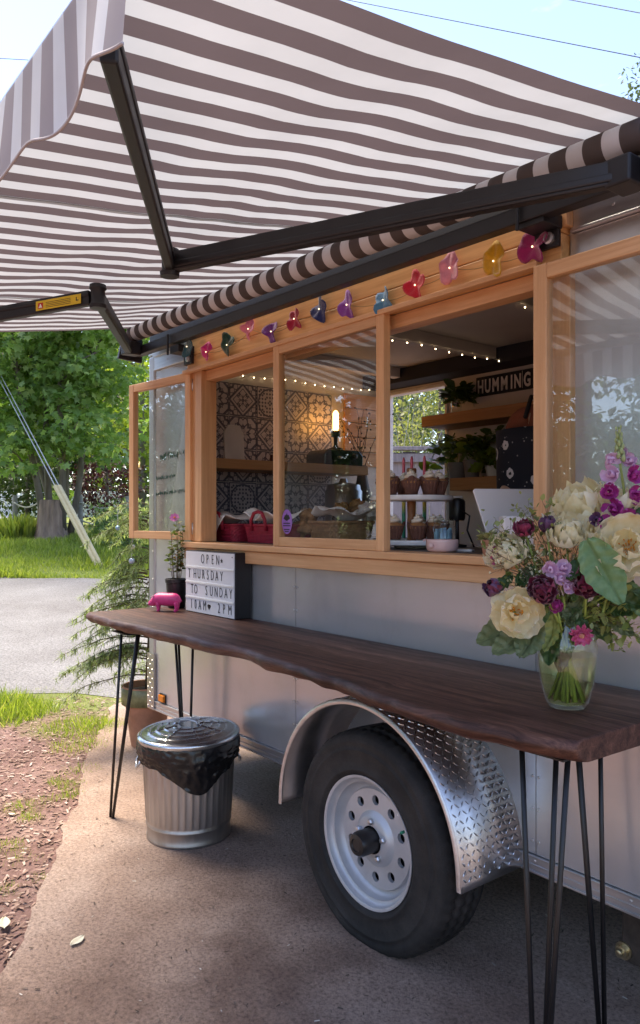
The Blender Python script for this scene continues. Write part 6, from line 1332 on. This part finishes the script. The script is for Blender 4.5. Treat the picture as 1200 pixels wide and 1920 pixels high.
# overhead lines
LW_ = M('overhead_cable', (.05,.05,.06), .7)
for i, (a, b, lb) in enumerate((((-24.004,16.044,22.016), (-7.891,20.246,12.585), 'lower thin overhead cable crossing the sky above the awning'), ((-19.603,21.581,22.308), (-7.891,20.246,13.778), 'upper thin overhead cable in the top right corner'), ((-35.136,2.037,19.728), (-30.476,7.900,19.291), 'thin overhead cable left of the valance'))):
    a, b = Vector(a), Vector(b); e = b-a; a2 = a-e*2; b2 = b+e*.8; o = MB().tube([a2.lerp(b2, t/10) for t in range(11)], .014, 5).build('overhead_cable', LW_, None); tag(o, lb, 'cable')
# board fence and thicket behind the trailer, seen through the back window
BF = thing('board_fence', 'weathered grey board fence behind the trailer, seen through its back window', 'fence', gp(8.2, .9)); o0 = Vector(gp(8.2, .9)); GB = wood('weathered_board', (.20,.17,.17), (.34,.30,.30), 2, .85)
bm = MB().box(-.068,.068,-.011,.011,.03,2.0).mesh('board', GB)
for k in range(26): p = Vector(gp(8.2, .1+k*.142))-o0; p.z += rnd.uniform(-.008,.008); shared('board', bm, BF, Matrix.Translation(p) @ Matrix.Rotation(HEAD, 4, 'Z'))
for nm, z, w_, hh in (('top_cap',2.04,.12,.04),('rail',1.94,.05,.09),('rail',.4,.05,.09)): MB().bar(Vector(gp(8.15, .0, z))-o0, Vector(gp(8.15, 3.8, z))-o0, w_, hh).build(nm, GB, BF, bevel=.004)
tree('thicket_tree', 'grey green conifer behind the board fence, left in the back window', 16, 745, 5.4, 1.2, .12, leafmat('misty_conifer', (.07,.10,.06), (.18,.22,.14), .3), 51, 220, 22, .09, .3, low=.1)
tree('thicket_tree', 'yellow green bush behind the board fence, right in the back window', 14, 818, 4.0, 1.0, .1, leafmat('willow_leaf', (.15,.16,.075), (.30,.31,.16), .45), 52, 170, 22, .075, .3, low=.1)
tree('thicket_tree', 'dark conifer further behind the board fence', 24, 775, 7.6, 1.8, .15, leafmat('far_conifer', (.05,.08,.045), (.13,.17,.09), .3), 53, 160, 18, .2, .4, low=.1)
r_ = random.Random(77); BB = thing('bare_shrub', 'pale bare branches in front of the thicket behind the fence', 'shrub', gp(11, (785-600)/1442*11)); mb = MB()
for k in range(46):
    p = Vector((r_.gauss(0,.35), r_.gauss(0,.35), 0)); d = Vector((r_.gauss(0,.35), r_.gauss(0,.35), 1)).normalized(); P2 = [p.copy()]
    for i in range(8): p = p+d*r_.uniform(.25,.42); d = (d+Vector((r_.gauss(0,.22), r_.gauss(0,.22), .05))).normalized(); P2.append(p.copy())
    mb.tube(P2, [.014*(1-.1*i) for i in range(9)], 4)
mb.build('branches', M('pale_twigs', (.42,.39,.35), .85), BB)
# conifer whose tip shows at the right edge above the roof
tree('tall_conifer', 'distant tree whose tip shows above the awning at the right edge', 30, 1215, 17.6, 1.6, .2, leafmat('grey_needles', (.05,.07,.05), (.12,.15,.10), .3), 61, 380, 22, .2, .45, low=.1)
# the garden in front of the trailer, mirrored in the window glass
LG_ = thing('leaning_tree', 'massive leaning bark covered trunk in the garden opposite the trailer', 'tree', (-7.9,-4.3,0)); MB().tube([(-.9,-.6,-.1),(-.6,-.4,1.2),(-.2,-.1,2.1),(.4,.4,2.7),(1.0,.9,3.0),(1.8,1.3,3.1)], [.5,.40,.30,.25,.21,.12], 16).build('trunk', BARK, LG_, smooth=True)
for i, (x, y, h, rd, lb) in enumerate(((-12,-8.6,8,2.8,'green tree behind the leaning trunk opposite the trailer'),(-16.5,-7.2,9,3.4,'tall green tree opposite the trailer by the road'),(-8.6,-11.5,9,3.2,'broad green tree opposite the trailer windows'),(-4.5,-14,9,3.6,'rounded green tree furthest right opposite the trailer'))):
    t = thing('garden_tree', lb, 'tree', (x, y, ground_z((x, y))-.05)); MB().tube([(0,0,0),(.1,0,h*.4),(0,.1,h*.9)], [.22,.16,.04], 8).build('trunk', BARK, t, smooth=True)
    crown('crown', t, blob_clusters(300, (0,0,h*.52), (rd,rd,h*.5), 70+i), 42, .55, .19, DG if i < 2 else MGn, 70+i)
